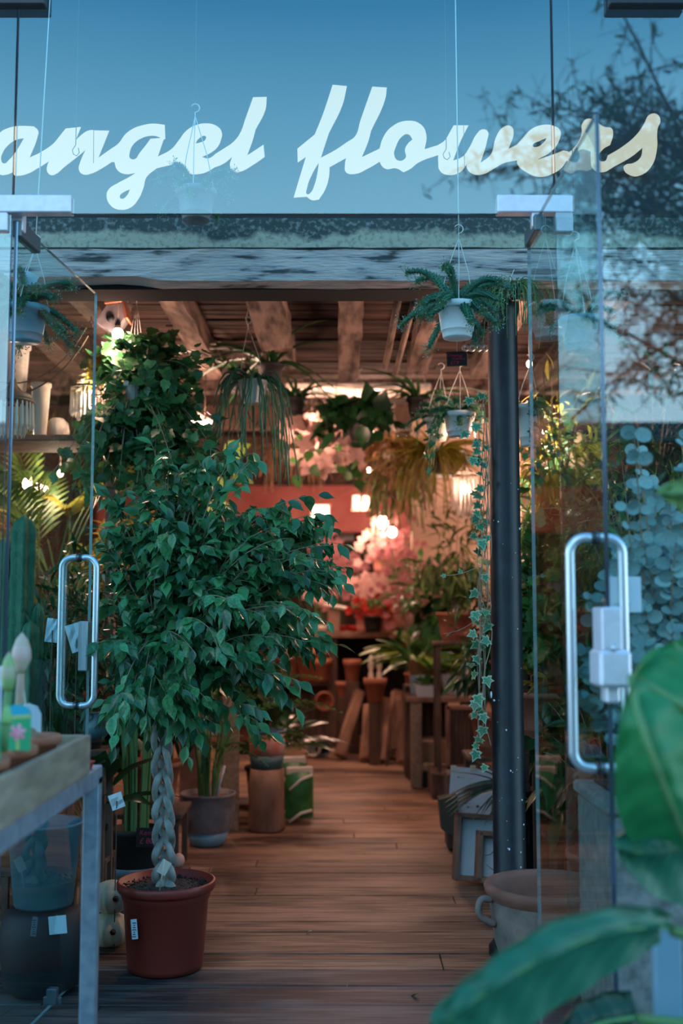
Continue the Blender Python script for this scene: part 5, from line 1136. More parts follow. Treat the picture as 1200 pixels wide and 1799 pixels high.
t, c = on_stand('peace_lily', 'broad strap-leaved plant drooping over the far table leg', 165, 4.7, .30, .08, .13, M['darkp']); clump(t, c, 22, .48, 'lily', G['dark'], .95, .26, 22, random.Random(44).uniform(.7, .8))
for (px, py, d, w, h_, q, lab) in ((92, 1108, 4.15, .05, .09, .1, 'blue-grey card leaning among the cactus columns'), (135, 1120, 4.3, .07, .11, -.3, 'crumpled pale blue paper sheet seen inside the left door handle'), (205, 1408, 4.4, .055, .06, -.35, 'small white card poking out right of the far table leg')):
    a = at(px, py, d); t = thing('price_card', lab, 'card', a); mb = MB(); nn = 4; P = []; r = random.Random(px)
    for i in range(nn + 1):
        for j in range(nn + 1): P.append(a + Matrix.Rotation(q, 3, 'Y') @ V((i / nn - .5) * w, r.uniform(-.006, .006), (j / nn - .5) * h_))
    mb.add(P, [(i * 5 + j, (i + 1) * 5 + j, (i + 1) * 5 + j + 1, i * 5 + j + 1) for i in range(4) for j in range(4)]); mb.build('sheet', M['paperb'], t); mb = MB(); mb.tube([a, V(a.x, a.y, .006)], .0022, 5); mb.build('stick', M['woodd'], t)
a = at(170, 1275, 4.35); lathe_thing('glazed_jug', 'round dark teal glazed pot behind the corner of the wooden tray', 'pot', a - V(0, 0, .05), [(.03, 0), (.055, .03), (.05, .07), (.035, .085), (.04, .1), (.032, .1), (0, .07)], M['teal'])
# bamboo palm in a grey pot, post, log with the glazed pot, compost bags
b = V(at(365, 1440, 6.35).x, 6.35, 0); t = thing('bamboo_palm', 'bamboo palm in a round grey ceramic pot behind the fig trunk', 'potted palm', b)
mb = MB(); mb.lathe(b, [(.085, 0), (.095, .005), (.12, .075), (.135, .09), (.155, .2), (.15, .27), (.158, .275), (.158, .29), (.145, .29), (.14, .26), (0, .255)], 36); mb.build('pot', M['grey'], t); mb = MB(); mb.lathe(b + V(0, 0, .002), [(.087, 0), (.097, .005), (.122, .073)], 36); mb.build('glazed_foot', M['bluep'], t)
mb = MB(); mb.lathe(b + V(0, 0, .262), [(.14, 0), (0, .01)], 16); mb.build('soil', M['terrai'], t)
palm(t, b + V(0, 0, .26), 22, .62, .42, G['mid'], 'frond', spread=1.4)
mb = MB(); mb.tube([b + V(.05, -.08, .25), b + V(.10, -.08, .45)], .009, 6); mb.build('stick_label', M['paper'], t, label='white plastic stick label')
for (px, x1, d, h_, lab) in ((405, .10, 6.75, .93, 'pale timber plank standing upright behind the bamboo palm'), (335, .14, 7.0, .8, 'reddish timber board standing behind the bamboo palm fronds')):
    b = V(at(px, 1400, d).x, d, 0); mb = MB(); mb.bbox(b + V(0, 0, h_ / 2), (x1, .04, h_), .004); o = mb.build('timber_plank', M['woodr'] if px < 400 else M['wood'], loc=b); tag(o, lab, 'plank')
b = V(at(468, 1440, 6.75).x, 6.75, 0); t = thing('log_stump', 'barked log standing on end as a plant stand', 'log', b); mb = MB(); P = []
mb.lathe(b, [(.105, 0), (.112, .02), (.106, .12), (.11, .25), (.104, .365), (.09, .37), (0, .37)], 30, wob=.05); mb.build('trunk_section', M['logw'], t)
b2 = b + V(0, 0, .37); t = thing('glazed_pot', 'pink and grey glazed pot with a dark blue rim on the log stump', 'pot', b2); mb = MB(); mb.lathe(b2, [(.09, 0), (.098, .004), (.104, .08)], 32); mb.build('glazed_base', M['teal'], t)
mb = MB(); mb.lathe(b2, [(.104, .08), (.108, .13), (.112, .21)], 32); mb.build('wall', mat('pink_glaze', (.55, .42, .42), (.55, .18, .13), rough=.4, scale=5, ramp=(.4, .6)), t); mb = MB(); mb.lathe(b2, [(.112, .21), (.118, .215), (.118, .228), (.105, .228), (.1, .2), (0, .19)], 32); mb.build('rim', mat('blue_glaze', (.05, .10, .20), rough=.3), t)
t2, c = t, b2 + V(0, 0, .2)
b = V(at(470, 1300, 7.5).x, 7.5, 0); t = thing('peace_lily', 'large-leaved peace lily sprawling behind the log stump', 'potted plant', b); potted(t, b, .15, .11, .28, M['darkp']); clump(t, b + V(0, 0, .25), 30, .72, 'lily', G['dark'], 1.1, .30, 30, up=.75, petiole=.5); 
for k, (px, py, lab) in enumerate(((512, 1362, 'green and white compost sack behind, leaning on its neighbour'), (526, 1392, 'green and white compost sack in front, beside the log stump'))):
    c = at(px, py, 7.2 - k * .15); c.z = .19 - .02 * k; t = thing('compost_sack', lab, 'sack', V(c.x, c.y, 0)); mb = MB(); w, h_ = .20 - .02 * k, .36 - .05 * k; P = []; fs = []
    q = Matrix.Rotation(.25, 3, 'Z'); n = 8
    for sd_ in (-1, 1):
        for i in range(n + 1):
            for j in range(n + 1):
                u, v_ = i / n, j / n; th = .05 * (math.sin(PI * u) * math.sin(PI * v_)) ** .5; P.append(c + q @ V((u - .5) * w, sd_ * th, (v_ - .5) * h_))
    for sd_ in (0, 1):
        o_ = sd_ * (n + 1) ** 2
        for i in range(n):
            for j in range(n): f = (o_ + i * (n + 1) + j, o_ + (i + 1) * (n + 1) + j, o_ + (i + 1) * (n + 1) + j + 1, o_ + i * (n + 1) + j + 1); fs.append(f if sd_ == 0 else tuple(reversed(f)))
    mb.add(P, fs, True); mb.build('bag', M['bag'], t); mb = MB(); mb.bbox(c + V(0, 0, h_ * .5 - .015), (w * .96, .03, .055), .01, q); mb.build('folded_top', M['bagw'], t); mb = MB()
    for (z0, z1, yy) in ((.03, .12, -.056), (-.17, -.1, -.045)):
        mb.tube([c + q @ V(-w * .42, yy, z0), c + q @ V(0, yy - .004, (z0 + z1) / 2 + .02), c + q @ V(w * .4, yy, z1)], .011, 6)
    mb.build('printed_swoosh', M['bagw'], t)
for (px, py, d, rr, lab) in ((512, 1283, 8.2, .05, 'pale driftwood stub lying at the far side of the path'),):
    b = gnd(px, py); b = at(px, py, 8.2); b.z = .03; t = thing('driftwood', lab, 'driftwood', b - V(0, 0, .03)); mb = MB(); mb.tube([b + V(-.10, 0, .0), b + V(0, 0, .015), b + V(.13, 0, -.005)], [.02, .035, .012], 8); mb.tube([b + V(-.02, 0, .01), b + V(-.05, 0, .14)], [.025, .008], 6); mb.build('branch', M['cream'], t)
# philodendron with yellow-edged hearts, fern wall behind the fig
t, c = on_stand('philodendron', 'philodendron with one huge yellow-edged leaf above the fig', 372, 7.3, 1.2, .12, .2, M['cream']); L = Leaves(t, 'heart', G['lime']); mb = MB()
for (px, py, s_, d_) in ((362, 830, .24, (.15, 0, -1)), (395, 800, .16, (.6, 0, .3)), (375, 880, .2, (.3, -.3, -1)), (330, 850, .18, (-.6, 0, -.5)), (410, 830, .13, (1, 0, -.5))):
    p = at(px, py, 7.0); L.add(p, d_, (0, -1, .25), s_ * 1.15); mb.tube(bez(c, (c + p) / 2 + V(0, 0, .2), p, 6), .005, 5)
mb.build('stem', M['gstem'], t); L.finish(10)
fill = [  # name, label, px, depth, base z, pot r, leaf kind, colour, centre dz, radii, n, leaf size
    ('fern', 'feathery fern on a high stand just above the crown of the fig', 430, 7.6, 1.15, .12, 'lance', 'palm', .3, (.3, .2, .32), 420, .11),
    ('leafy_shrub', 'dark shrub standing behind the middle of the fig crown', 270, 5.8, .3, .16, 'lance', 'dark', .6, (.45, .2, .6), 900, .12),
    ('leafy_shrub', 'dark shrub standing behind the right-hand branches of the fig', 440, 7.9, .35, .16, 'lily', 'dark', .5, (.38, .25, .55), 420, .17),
    ('golden_croton', 'gold-flecked croton shining between the fig and the palms', 215, 6.2, 1.1, .13, 'lance', 'gold', .35, (.35, .2, .35), 420, .12),
    ('leafy_shrub', 'olive shrub in the dark corner under the left-hand fronds', 30, 5.5, .3, .17, 'lance', 'palm', .5, (.4, .2, .5), 600, .13),
]
for k, (nm, lab, px, d, zb, pr, kd, g, dz, rad, n, sz) in enumerate(fill):
    t, c = on_stand(nm, lab, px, d, zb, pr, pr * 1.5, M['terra']); bush(t, c + V(0, 0, dz), rad, n, kd, G[g], sz, 40, random.Random(60 + k), 34, base=c)

# ================================================================ BACK COUNTER
DB = 10.9; zt = at(620, 1110, DB).z; t = thing('back_counter', 'long dark timber counter across the far end of the shop', 'counter', (.2, DB, 0))
x0, x1 = at(470, 1110, DB).x, at(735, 1110, DB).x
mb = MB(); mb.bbox(((x0 + x1) / 2, DB + .2, zt - .03), (x1 - x0, .7, .06), .008); mb.build('counter_top', M['woodr'], t)
for x in (x0 + .08, at(585, 1110, DB).x, x1 - .08):
    mb = MB(); mb.bbox((x, DB - .05, (zt - .06) / 2), (.09, .09, zt - .06), .008); mb.build('leg', M['woodd'], t)
zs = at(540, 1196, DB).z; mb = MB(); mb.bbox(((x0 + at(585, 0, DB).x) / 2, DB + .15, zs - .02), (at(585, 1000, DB).x - x0, .5, .04), .006); mb.build('shelf', M['woodd'], t)
mb = MB(); mb.box(((x0 + x1) / 2, DB + .5, zt / 2), (x1 - x0, .03, zt - .1)); mb.build('back_panel', M['gap'], t)
def tpot(px, py, d, rr, h_, label, m=None, z=None, tilt=None, name='terracotta_pot'):
    b = at(px, py, d)
    if z is not None: b.z = z
    t = thing(name, label, 'pot', b); mb = MB(); prof = [(rr * .62, 0), (rr * .66, .004), (rr * .9, h_ * .72), (rr, h_ * .73), (rr * 1.02, h_), (rr * .9, h_), (rr * .78, h_ * .6), (0, h_ * .1)]
    mb.lathe(b, prof, 26, axis=tilt); mb.build('body', m or M['terra'], t); return t, b
tpot(547, 1190, DB, .19, .32, 'big terracotta pot with a stacked rim on the counter shelf, right', z=zs); tpot(505, 1190, DB, .15, .3, 'big terracotta pot at the shaded left end of the counter shelf', z=zs)
tpot(566, 1190, DB - .1, .10, .22, 'smaller terracotta pot at the front edge of the counter shelf', z=zs)
for (px, pb, rr, h_, lab) in ((619, 1197, .085, .2, 'terracotta pot on a block to the right of the counter leg'), (603, 1225, .07, .14, 'small terracotta pot with a grey foot, beside the leaning log')):
    t, b = tpot(px, pb, DB - .5, rr, h_, lab); mb = MB(); mb.bbox(V(b.x, b.y, b.z / 2), (rr * 1.6, rr * 1.6, b.z - .004), .006); mb.build('block', M['woodd'], t)
t, b = tpot(659, 1233, 9.6, .10, .2, 'terracotta pot holding two pale sprouting bulbs, before the counter'); mb = MB(); mb.lathe(V(b.x, b.y, 0), [(.06, 0), (.055, b.z * .5), (.06, b.z - .002)], 9, smooth=False); mb.build('block', M['woodd'], t)
for dx in (-.035, .035):
    mb = MB(); mb.lathe(b + V(dx, 0, .1), [(.02, 0), (.024, .09), (.02, .15), (.012, .16), (.026, .2), (.02, .28), (0, .31)], 14); mb.build('sprouting_bulb', M['cream'], t)
for (px, py, lab, m_) in ((569, 1230, 'terracotta pot lying on its side with its mouth forward', M['terra']), (549, 1262, 'pale pot lying on its side under the terracotta one', M['cream']), (566, 1266, 'dark blue pot lying on its side at floor level', mat('navy_pot', (.02, .04, .06), rough=.4))):
    b = at(px, py, 10.2); r_ = .085 if py < 1240 else .07
    if py > 1240: b.z = r_ * 1.02 + .01
    t = thing('fallen_pot', lab, 'pot', b); mb = MB(); mb.lathe(b, [(r_ * .62, 0), (r_ * .66, .004), (r_ * .9, .12), (r_ * 1.02, .125), (r_ * 1.02, .17), (r_ * .86, .17), (r_ * .74, .1), (0, .03)], 28, axis=(0.05, -1, 0)); mb.build('body', m_, t)
for k, (xa, ya, xb, yb, d, lab) in enumerate(((598, 1280, 632, 1215, 9.9, 'split log leaning to the right in front of the counter'), (668, 1283, 676, 1228, 9.6, 'upright split log below the sprouting bulbs'), (690, 1284, 698, 1215, 9.7, 'tall split log right of the sprouting bulbs'), (710, 1288, 706, 1235, 9.5, 'short split log by the bench leg'), (643, 1283, 648, 1240, 9.7, 'thin split log just left of the bulb pot'))):
    a, b = at(xa, ya, d), at(xb, yb, d + .25); a.z = .03; r = random.Random(k); t = thing('firewood_log', lab, 'log', V(a.x, a.y, 0)); mb = MB(); ax = (b - a); mb.lathe(a, [(.05, 0), (.055, .01), (.052, ax.length * .5), (.05, ax.length), (0, ax.length)], 9, smooth=False, wob=.2, axis=ax); mb.build('split_log', M['logw'], t)
# things on the counter
b = at(669, 1006, 10.9); t = thing('potted_orchid', 'pale orchid in a pink pot raised above the counter', 'potted plant', V(b.x, b.y, zt)); potted(t, b, .085, .06, .15, M['pink']); mb = MB(); mb.tube([V(b.x, b.y, zt), b], .02, 8); mb.lathe(V(b.x, b.y, zt), [(.08, 0), (.02, .02)], 16); mb.build('stand', M['wire'], t)
L = Leaves(t, 'petal', M['blush'], 'petal', 'petals'); r = random.Random(3)
for k in range(26):
    c = b + V(r.gauss(-.04, .09), r.gauss(0, .05), .2 + r.gauss(.14, .1)); 
    for q in range(5): a = q * 2 * PI / 5; L.add(c, V(math.cos(a), -.2, math.sin(a)), (0, -1, 0), .055)
L.finish(0); clump(t, b + V(0, 0, .13), 6, .2, 'lily', G['mid'], 1.2, .16, 6); mb = MB()
for q in (-.08, .02): mb.tube(bez(b + V(0, 0, .13), b + V(q, 0, .5), b + V(q - .08, 0, .42), 8), .005, 5)
mb.build('flower_stalk', M['gstem'], t)
def blooms(name, label, px, py, d, rad, n, m, sz, potm, zb, spray=0):
    c = at(px, py, d); t = thing(name, label, 'flowers', V(c.x, c.y, zb)); potted(t, V(c.x, c.y, zb), .09, .07, .16, potm); L = Leaves(t, 'petal', m, 'petal', 'petals'); r = random.Random(int(px)); mb = MB()
    for k in range(n):
        q = c + V(r.gauss(0, rad[0]), r.gauss(0, .08), r.gauss(0, rad[1])); 
        if k % 3 == 0: mb.tube(bez(V(c.x, c.y, zb + .13), (q + V(c.x, c.y, zb + .13)) / 2 + V(0, 0, .05), q, 4), .003, 4, False)
        for j in range(5): a = j * 2 * PI / 5 + k; L.add(q, V(math.cos(a), -.3, math.sin(a)), (0, -1, 0), sz)
    mb.build('stem', M['gstem'], t); L.finish(0); clump(t, V(c.x, c.y, zb + .14), 26, .3, 'lance', G['mid'], 1.0, .15, 0)
blooms('pink_bouquet', 'broad heads of blush pink blossom on the counter, left of centre', 640, 1035, 10.8, (.10, .07), 60, M['blush'], .06, M['pink'], zt); blooms('pink_bouquet', 'blush pink blossom on the counter just left of the rosy sprays', 680, 1035, 10.6, (.10, .06), 50, M['blush'], .055, M['pink'], zt)
blooms('rose_spray', 'tall sprays of rosy pink blossom at the right end of the counter', 728, 1040, 9.7, (.15, .18), 150, M['rose'], .035, M['terra'], .62); blooms('rose_spray', 'dusty pink blossom sprays hanging higher, right of the orchid', 705, 965, 10.3, (.12, .16), 110, M['rose'], .035, M['terra'], zt + .05)
blooms('red_flowers', 'small deep red flowers among the blush bouquets', 655, 1070, 10.5, (.12, .05), 24, M['fred'], .05, M['darkp'], zt)
for (px, w, m_, lab) in ((572, .2, 'cream', 'pale oval dish on the left of the counter'), (600, .12, 'fred', 'low red tin left of the middle of the counter'), (625, .16, 'fred', 'long red box on the middle of the counter'), (655, .10, 'pink', 'small pink tin on the counter under the bouquets'), (548, .14, 'fred', 'red folded cloth at the left end of the counter')):
    b = at(px, 1100, DB + .02); b.z = zt; lathe_thing('tin' if w < .2 else 'oval_dish', lab, 'container', b, [(w * .38, 0), (w * .46, .02), (w * .5, .06), (w * .46, .06), (w * .4, .02), (0, .015)], M[m_], seg=20)
a = at(590, 1066, 10.8); mb = MB(); mb.bbox(a, (.24, .16, .03), .006, Matrix.Rotation(.18, 3, 'Y')); o = mb.build('stacked_book', M['cream'], loc=a); tag(o, 'tilted pale book propped over the oval dish', 'book')
mb = MB(); mb.bbox(a - V(.02, 0, (a.z - zt) / 2 + .02), (.12, .1, a.z - zt - .04), .006); o = mb.build('wooden_box', M['woodr'], loc=a - V(.02, 0, a.z - zt)); tag(o, 'small reddish box on the counter under the tilted book', 'box')
a = at(556, 1045, 11.6); blooms('white_flowers', 'round white flower head behind the left end of the counter', 556, 1045, 11.3, (.045, .05), 36, M['blush'], .05, M['white'], .85)
mb = MB(); mb.bbox((at(556, 0, 11.3).x, 11.4, .42), (.5, .5, .84), .01); o = mb.build('wooden_crate', M['woodd'], loc=(at(556, 0, 11.3).x, 11.4, 0)); tag(o, 'dark crate under the round white flower head', 'crate')
a = at(606, 925, 12.97); mb = MB(); mb.bbox(a, (.22, .03, .34), .004); o = mb.build('picture_frame', M['grey'], loc=a); tag(o, 'small grey framed picture on the wall under the red header', 'picture')
blooms('pink_shrub', 'rounded coral pink flower shrub left of the counter in the distance', 580, 1000, 12.0, (.14, .16), 120, M['rose'], .07, M['terra'], .0)

# ================================================================ RIGHT BANK
DR = 8.35; zb = .675; xa, xb = at(708, 0, DR).x, 1.45
t = thing('potting_bench', 'weathered wooden bench with square legs on the right of the path', 'bench', (xa + .4, DR, 0)); 
mb = MB()
for k in range(4): mb.bbox(((xa + xb) / 2, DR + .02 + k * .135, zb - .02), (xb - xa, .128, .04), .005)
mb.build('bench_top', M['woodr'], t)
for (x, y_) in ((xa + .07, DR), (xb - .07, DR), (xa + .07, DR + .42), (xb - .07, DR + .42)):
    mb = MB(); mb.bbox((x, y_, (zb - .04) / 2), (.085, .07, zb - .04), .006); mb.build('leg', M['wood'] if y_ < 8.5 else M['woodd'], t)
mb = MB(); mb.bbox(((xa + xb) / 2, DR, .15), (xb - xa - .1, .04, .06), .005); mb.build('stretcher', M['wood'], t)
for (px, s_, h_, lab) in ((748, .085, .085, 'small white square planter on the front edge of the bench'), (733, .06, .15, 'white planter behind, at the left end of the bench'), (797, .10, .15, 'tapered white square pot at the back of the bench')):
    b = at(px, 1230, DR + (.06 if px == 748 else .25)); b.z = zb; t = thing('square_planter', lab, 'planter', b); mb = MB(); P = []
    for (q, z) in ((s_ * .75, 0), (s_, h_), (s_ * .9, h_), (s_ * .85, h_ * .8)): P += [b + V(x * q, y_ * q, z) for x, y_ in ((-1, -1), (1, -1), (1, 1), (-1, 1))]
    mb.add(P, [(0, 3, 2, 1), (12, 13, 14, 15)] + [(i * 4 + j, i * 4 + (j + 1) % 4, i * 4 + 4 + (j + 1) % 4, i * 4 + 4 + j) for i in range(3) for j in range(4)]); mb.build('pot', M['white'], t)
    if px == 748: clump(t, b + V(0, 0, h_ * .8), 40, .13, 'heart', G['mid'], 1.6, .06, 20)
    elif px == 733: clump(t, b + V(0, 0, h_ * .8), 20, .5, 'lily', G['mid'], 1.2, .26, 20, up=.7)
    else: clump(t, b + V(0, 0, h_ * .8), 26, .35, 'heart', G['lime'], 1.5, .13, 26)
b = V(at(740, 0, 8.9).x, 9.0, 0); t = thing('dieffenbachia', 'dieffenbachia with pale-streaked leaves in a pink pot behind the bench', 'potted plant', b); mb = MB(); mb.box(b + V(0, 0, .36), (.34, .3, .72)); mb.build('stand', M['woodd'], t); potted(t, b + V(0, 0, .72), .15, .11, .26, M['pink']); clump(t, b + V(-.05, -.1, .9), 26, .55, 'paddle', G['lime'], 1.3, .25, 26, up=.35); clump(t, b + V(0, 0, .9), 8, .3, 'lily', M['fred'], 1.0, .14, 8, name='red_bract')
b = V(at(752, 0, 8.45).x, 8.5, .0); t = thing('wicker_basket', 'wicker basket with a white tag, under the bench', 'basket', b); mb = MB(); mb.bbox(b + V(0, 0, .09), (.3, .25, .18), .01); mb.build('plinth', M['darkp'], t)
mb = MB()
for k in range(9): mb.torus(b + V(0, 0, .19 + k * .018), .11 + .003 * k, .011, 22, 6)
mb.build('weave', M['wick'], t); mb = MB(); mb.lathe(b + V(0, 0, .18), [(.1, 0), (.12, .15)], 20); mb.build('lining', M['wick'], t); a = at(767, 1318, 8.25); mb = MB(); mb.bbox(a, (.04, .003, .075), .001); mb.build('tag', M['paperb'], t)
a = at(816, 1300, 8.0); t = thing('wooden_crate', 'tall slatted wooden crate standing on end beside the bench', 'crate', V(a.x, 8.0, 0)); w, z0, z1 = .22, at(816, 1352, 8.0).z, at(816, 1240, 8.0).z
mb = MB(); mb.bbox(V(a.x, 8.02, z0 / 2), (.5, .4, z0), .01); mb.build('plinth', M['woodd'], t)
for k in range(7):
    mb = MB(); mb.bbox(V(a.x - w / 2 + .016 + k * .032, 8.0, (z0 + z1) / 2), (.027, .012, z1 - z0 - .06), .002); mb.build('slat', M['woodd'], t)
mb = MB()
for x in (-w / 2 - .01, w / 2 + .01): mb.bbox(V(a.x + x, 7.99, (z0 + z1) / 2), (.03, .03, z1 - z0), .003)
for z in (z0 + .015, z1 - .015): mb.bbox(V(a.x, 7.99, z), (w + .04, .03, .03), .003)
mb.box(V(a.x, 8.1, (z0 + z1) / 2), (w, .15, z1 - z0 - .02)); mb.build('frame', M['woodr'], t)
r = random.Random(77); b = gnd(765, 1372); t = thing('red_vine', 'coil of dull red vine lying on the floor under the bench', 'vine', b)
mb = MB()
for k in range(6): mb.tube(cr_pts([b + V(r.uniform(-.16, .16), r.uniform(-.1, .1), r.uniform(.012, .05)) for _ in range(6)], 4), .008, 5)
mb.build('coil', mat('red_stem', (.30, .035, .02), rough=.6), t)
b = gnd(690, 1345); t = thing('metal_bracket', 'small dark metal bracket lying left of the bench leg', 'bracket', b); mb = MB(); mb.tube([b + V(-.06, -.05, .01), b + V(0, .1, .12)], .01, 5); mb.tube([b + V(0, .1, .12), b + V(.12, .12, .11)], .01, 5); mb.tube([b + V(.12, .12, .11), b + V(.13, .1, .0)], .01, 5); mb.build('bar', M['darkm'], t)
# white leaflet, framed shallow boxes and the spiky plant by the column
def frame_box(label, px0, py0, px1, py1, d, rake, m_in, skew=0.0, cat='box', nm='framed_tray'):
    a, b = at(px0, py0, d), at(px1, py1, d); c = (a + b) / 2; w, h_ = abs(b.x - a.x), abs(a.z - b.z); t = thing(nm, label, cat, V(c.x, d, max(0, c.z - h_ / 2))); q = Matrix.Rotation(rake, 3, 'X') @ Matrix.Rotation(skew, 3, 'Y') @ Matrix.Rotation(.12, 3, 'Z'); fw = .022
    for (x, z, sx_, sz) in ((-w / 2 + fw / 2, 0, fw, h_), (w / 2 - fw / 2, 0, fw, h_), (0, h_ / 2 - fw / 2, w, fw), (0, -h_ / 2 + fw / 2, w, fw)):
        mb = MB(); mb.bbox(c + q @ V(x, 0, z), (sx_, .07, sz), .002, q); mb.build('frame_side', M['woodr'] if nm == 'framed_tray' else M['wood'], t)
    mb = MB(); mb.box(c + q @ V(0, .025, 0), (w - fw, .006, h_ - fw), q); mb.build('backing', m_in, t); return t
frame_box('shallow wooden tray lined with pale blue, leaning against the foot of the column', 797, 1432, 905, 1548, 5.45, -.16, M['paperb'], .07)
frame_box('smaller lined wooden tray leaning in front of the first, nearer the column', 836, 1462, 905, 1550, 5.25, -.16, M['paperb'], .07)
a0, a1 = at(789, 1350, 6.1), at(866, 1438, 6.1); t = thing('leaflet', 'large white printed sheet with small plant sketches, left of the column', 'sheet', (a0 + a1) / 2)
c = (a0 + a1) / 2; w, h_ = a1.x - a0.x, a0.z - a1.z; q = Matrix.Rotation(.08, 3, 'Y'); mb = MB(); mb.bbox(c, (w, .004, h_), .001, q); mb.build('sheet', M['paper'], t)
mb = MB(); r = random.Random(5)
for (u, v_, s_) in ((-.12, -.2, .008), (-.05, -.28, .006), (.17, -.25, .009), (-.32, .3, .004), (0, -.4, .004), (.3, -.3, .003)):
    p = c + q @ V(u * w, -.0035, v_ * h_); mb.ball(p, s_, 7, 4, (1, .1, 1)); mb.tube([p, p + V(.03 * r.uniform(.5, 1.2), 0, -.004)], .001, 3)
mb.build('plant_sketch', mat('ink', (.05, .12, .13), rough=.8), t)
mb = MB(); 
for dx in (-.4, .05): mb.bbox(c + V(dx * w, -.004, h_ * .5), (.03, .01, .03), .002)
mb.build('clip', M['cream'], t)
b = V(c.x + .02, 6.2, 0); mb = MB(); mb.bbox(b + V(0, .05, .215), (w * 1.2, .2, .41), .008)
o = mb.build('seed_rack', M['woodd'], loc=b); tag(o, 'dark upright rack that carries the white printed sheet', 'rack')
a = at(786, 1435, 6.05); mb = MB(); P = [a + V(x, y_, z) for x, y_, z in ((-.05, -.06, .10), (.05, -.06, .12), (.05, .06, .12), (-.05, .06, .10), (-.035, -.04, -.06), (.06, -.04, -.12), (.06, .04, -.12), (-.035, .04, -.06))]; mb.add(P, [(3, 2, 1, 0), (4, 5, 6, 7), (0, 1, 5, 4), (1, 2, 6, 5), (2, 3, 7, 6), (3, 0, 4, 7)]); o = mb.build('canvas_sack', mat('olive_canvas', (.07, .06, .04), rough=.9), loc=a - V(0, 0, .12)); tag(o, 'small olive canvas sack wedged left of the printed sheet', 'sack')
sp = at(893, 1385, 5.3); t = thing('spiky_plant', 'dark spiky grass-leaved plant reaching left across the printed sheet', 'potted plant', V(sp.x, sp.y, 0)); L = Leaves(t, 'blade', G['yucca'], 'blade', 'blades'); r = random.Random(17)
potted(t, V(sp.x + .04, sp.y, 0), .10, .08, sp.z - .0, M['darkp'])
for k in range(34):
    d_ = V(r.uniform(-1, .35), r.uniform(-.5, .3), r.uniform(-.35, .55)); L.add(sp + rv(r, .03), d_, V(0, -.4, 1), (.34, .22 * r.uniform(.5, 1.15), .2))
for k in range(5): L.add(sp + V(0, 0, .03), V(-1, -.1, -.16 + .07 * k), V(0, -.5, 1), (.9, .30, .2))
L.finish(60)
mb = MB()
for k in range(30):
    p = V(sp.x + r.uniform(-.06, .10), sp.y - .1 + r.uniform(-.05, .05), r.uniform(.1, .55)); e = p + V(r.uniform(-.09, .05), r.uniform(-.05, .05), r.uniform(-.08, .1)); mb.tube([p, (p + e) / 2 + rv(r, .02), e], [.003, .002, .001], 4)
mb.build('dry_twigs', M['darkm'], t, kind='stuff')
# shadowy foliage wall on the right of the aisle and behind the side glass
fillr = [
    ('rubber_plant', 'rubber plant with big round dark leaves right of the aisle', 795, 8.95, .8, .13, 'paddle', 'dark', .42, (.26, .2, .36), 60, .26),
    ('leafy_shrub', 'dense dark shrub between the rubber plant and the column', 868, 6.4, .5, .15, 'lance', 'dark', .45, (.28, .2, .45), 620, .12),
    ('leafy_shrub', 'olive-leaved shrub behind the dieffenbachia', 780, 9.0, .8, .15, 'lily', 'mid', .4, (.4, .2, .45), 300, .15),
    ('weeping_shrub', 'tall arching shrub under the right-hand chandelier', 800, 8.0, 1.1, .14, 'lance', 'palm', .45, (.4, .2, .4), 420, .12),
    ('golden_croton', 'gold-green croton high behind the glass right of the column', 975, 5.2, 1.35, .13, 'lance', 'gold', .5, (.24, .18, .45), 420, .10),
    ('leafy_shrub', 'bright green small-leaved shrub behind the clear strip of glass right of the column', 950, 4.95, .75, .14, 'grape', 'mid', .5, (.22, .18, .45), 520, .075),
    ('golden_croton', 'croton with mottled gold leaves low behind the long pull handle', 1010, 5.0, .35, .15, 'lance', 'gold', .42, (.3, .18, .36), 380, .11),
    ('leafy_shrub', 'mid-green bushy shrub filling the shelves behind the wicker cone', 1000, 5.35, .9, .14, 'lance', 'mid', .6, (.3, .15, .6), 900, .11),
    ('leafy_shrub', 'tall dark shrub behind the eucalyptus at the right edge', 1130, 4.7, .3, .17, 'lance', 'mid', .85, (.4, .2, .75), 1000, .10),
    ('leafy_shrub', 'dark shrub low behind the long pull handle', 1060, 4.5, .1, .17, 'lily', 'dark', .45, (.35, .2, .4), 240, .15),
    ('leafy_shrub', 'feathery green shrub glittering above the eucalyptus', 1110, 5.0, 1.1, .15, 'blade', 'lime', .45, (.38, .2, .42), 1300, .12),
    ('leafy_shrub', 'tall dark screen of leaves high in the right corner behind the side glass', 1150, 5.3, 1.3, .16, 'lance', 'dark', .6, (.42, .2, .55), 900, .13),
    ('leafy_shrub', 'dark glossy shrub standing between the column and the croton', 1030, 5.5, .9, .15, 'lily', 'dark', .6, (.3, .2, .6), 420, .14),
]
for k, (nm, lab, px, d, zb_, pr, kd, g, dz, rad, n, sz) in enumerate(fillr):
    t, c = on_stand(nm, lab, px, d, zb_, pr, pr * 1.5, M['terra']); bush(t, c + V(0, 0, dz), rad, n, kd, G[g], sz, 60 if n < 400 else 40, random.Random(80 + k), 34, base=c)
for (px, py, d, hh, rr, lab, mm) in ((1020, 800, 5.6, .26, .08, 'pale wicker cone glowing behind the side glass', 'wick'), (985, 950, 5.8, .3, .13, 'rounded pink-lit basket right of the column', 'wick')):
    b = at(px, py, d) - V(0, 0, hh / 2); t = thing('woven_cone', lab, 'basket', b); mb = MB(); mb.lathe(b, [(rr * .9, 0), (rr, hh * .3), (rr * .5, hh * .8), (rr * .15, hh)], 20); mb.build('body', M[mm], t); mb = MB(); mb.box(V(b.x, b.y, b.z / 2), (.12, .12, b.z)); mb.build('pedestal', M['woodd'], t)
b = V(at(970, 0, 5.6).x, 5.75, 0); 
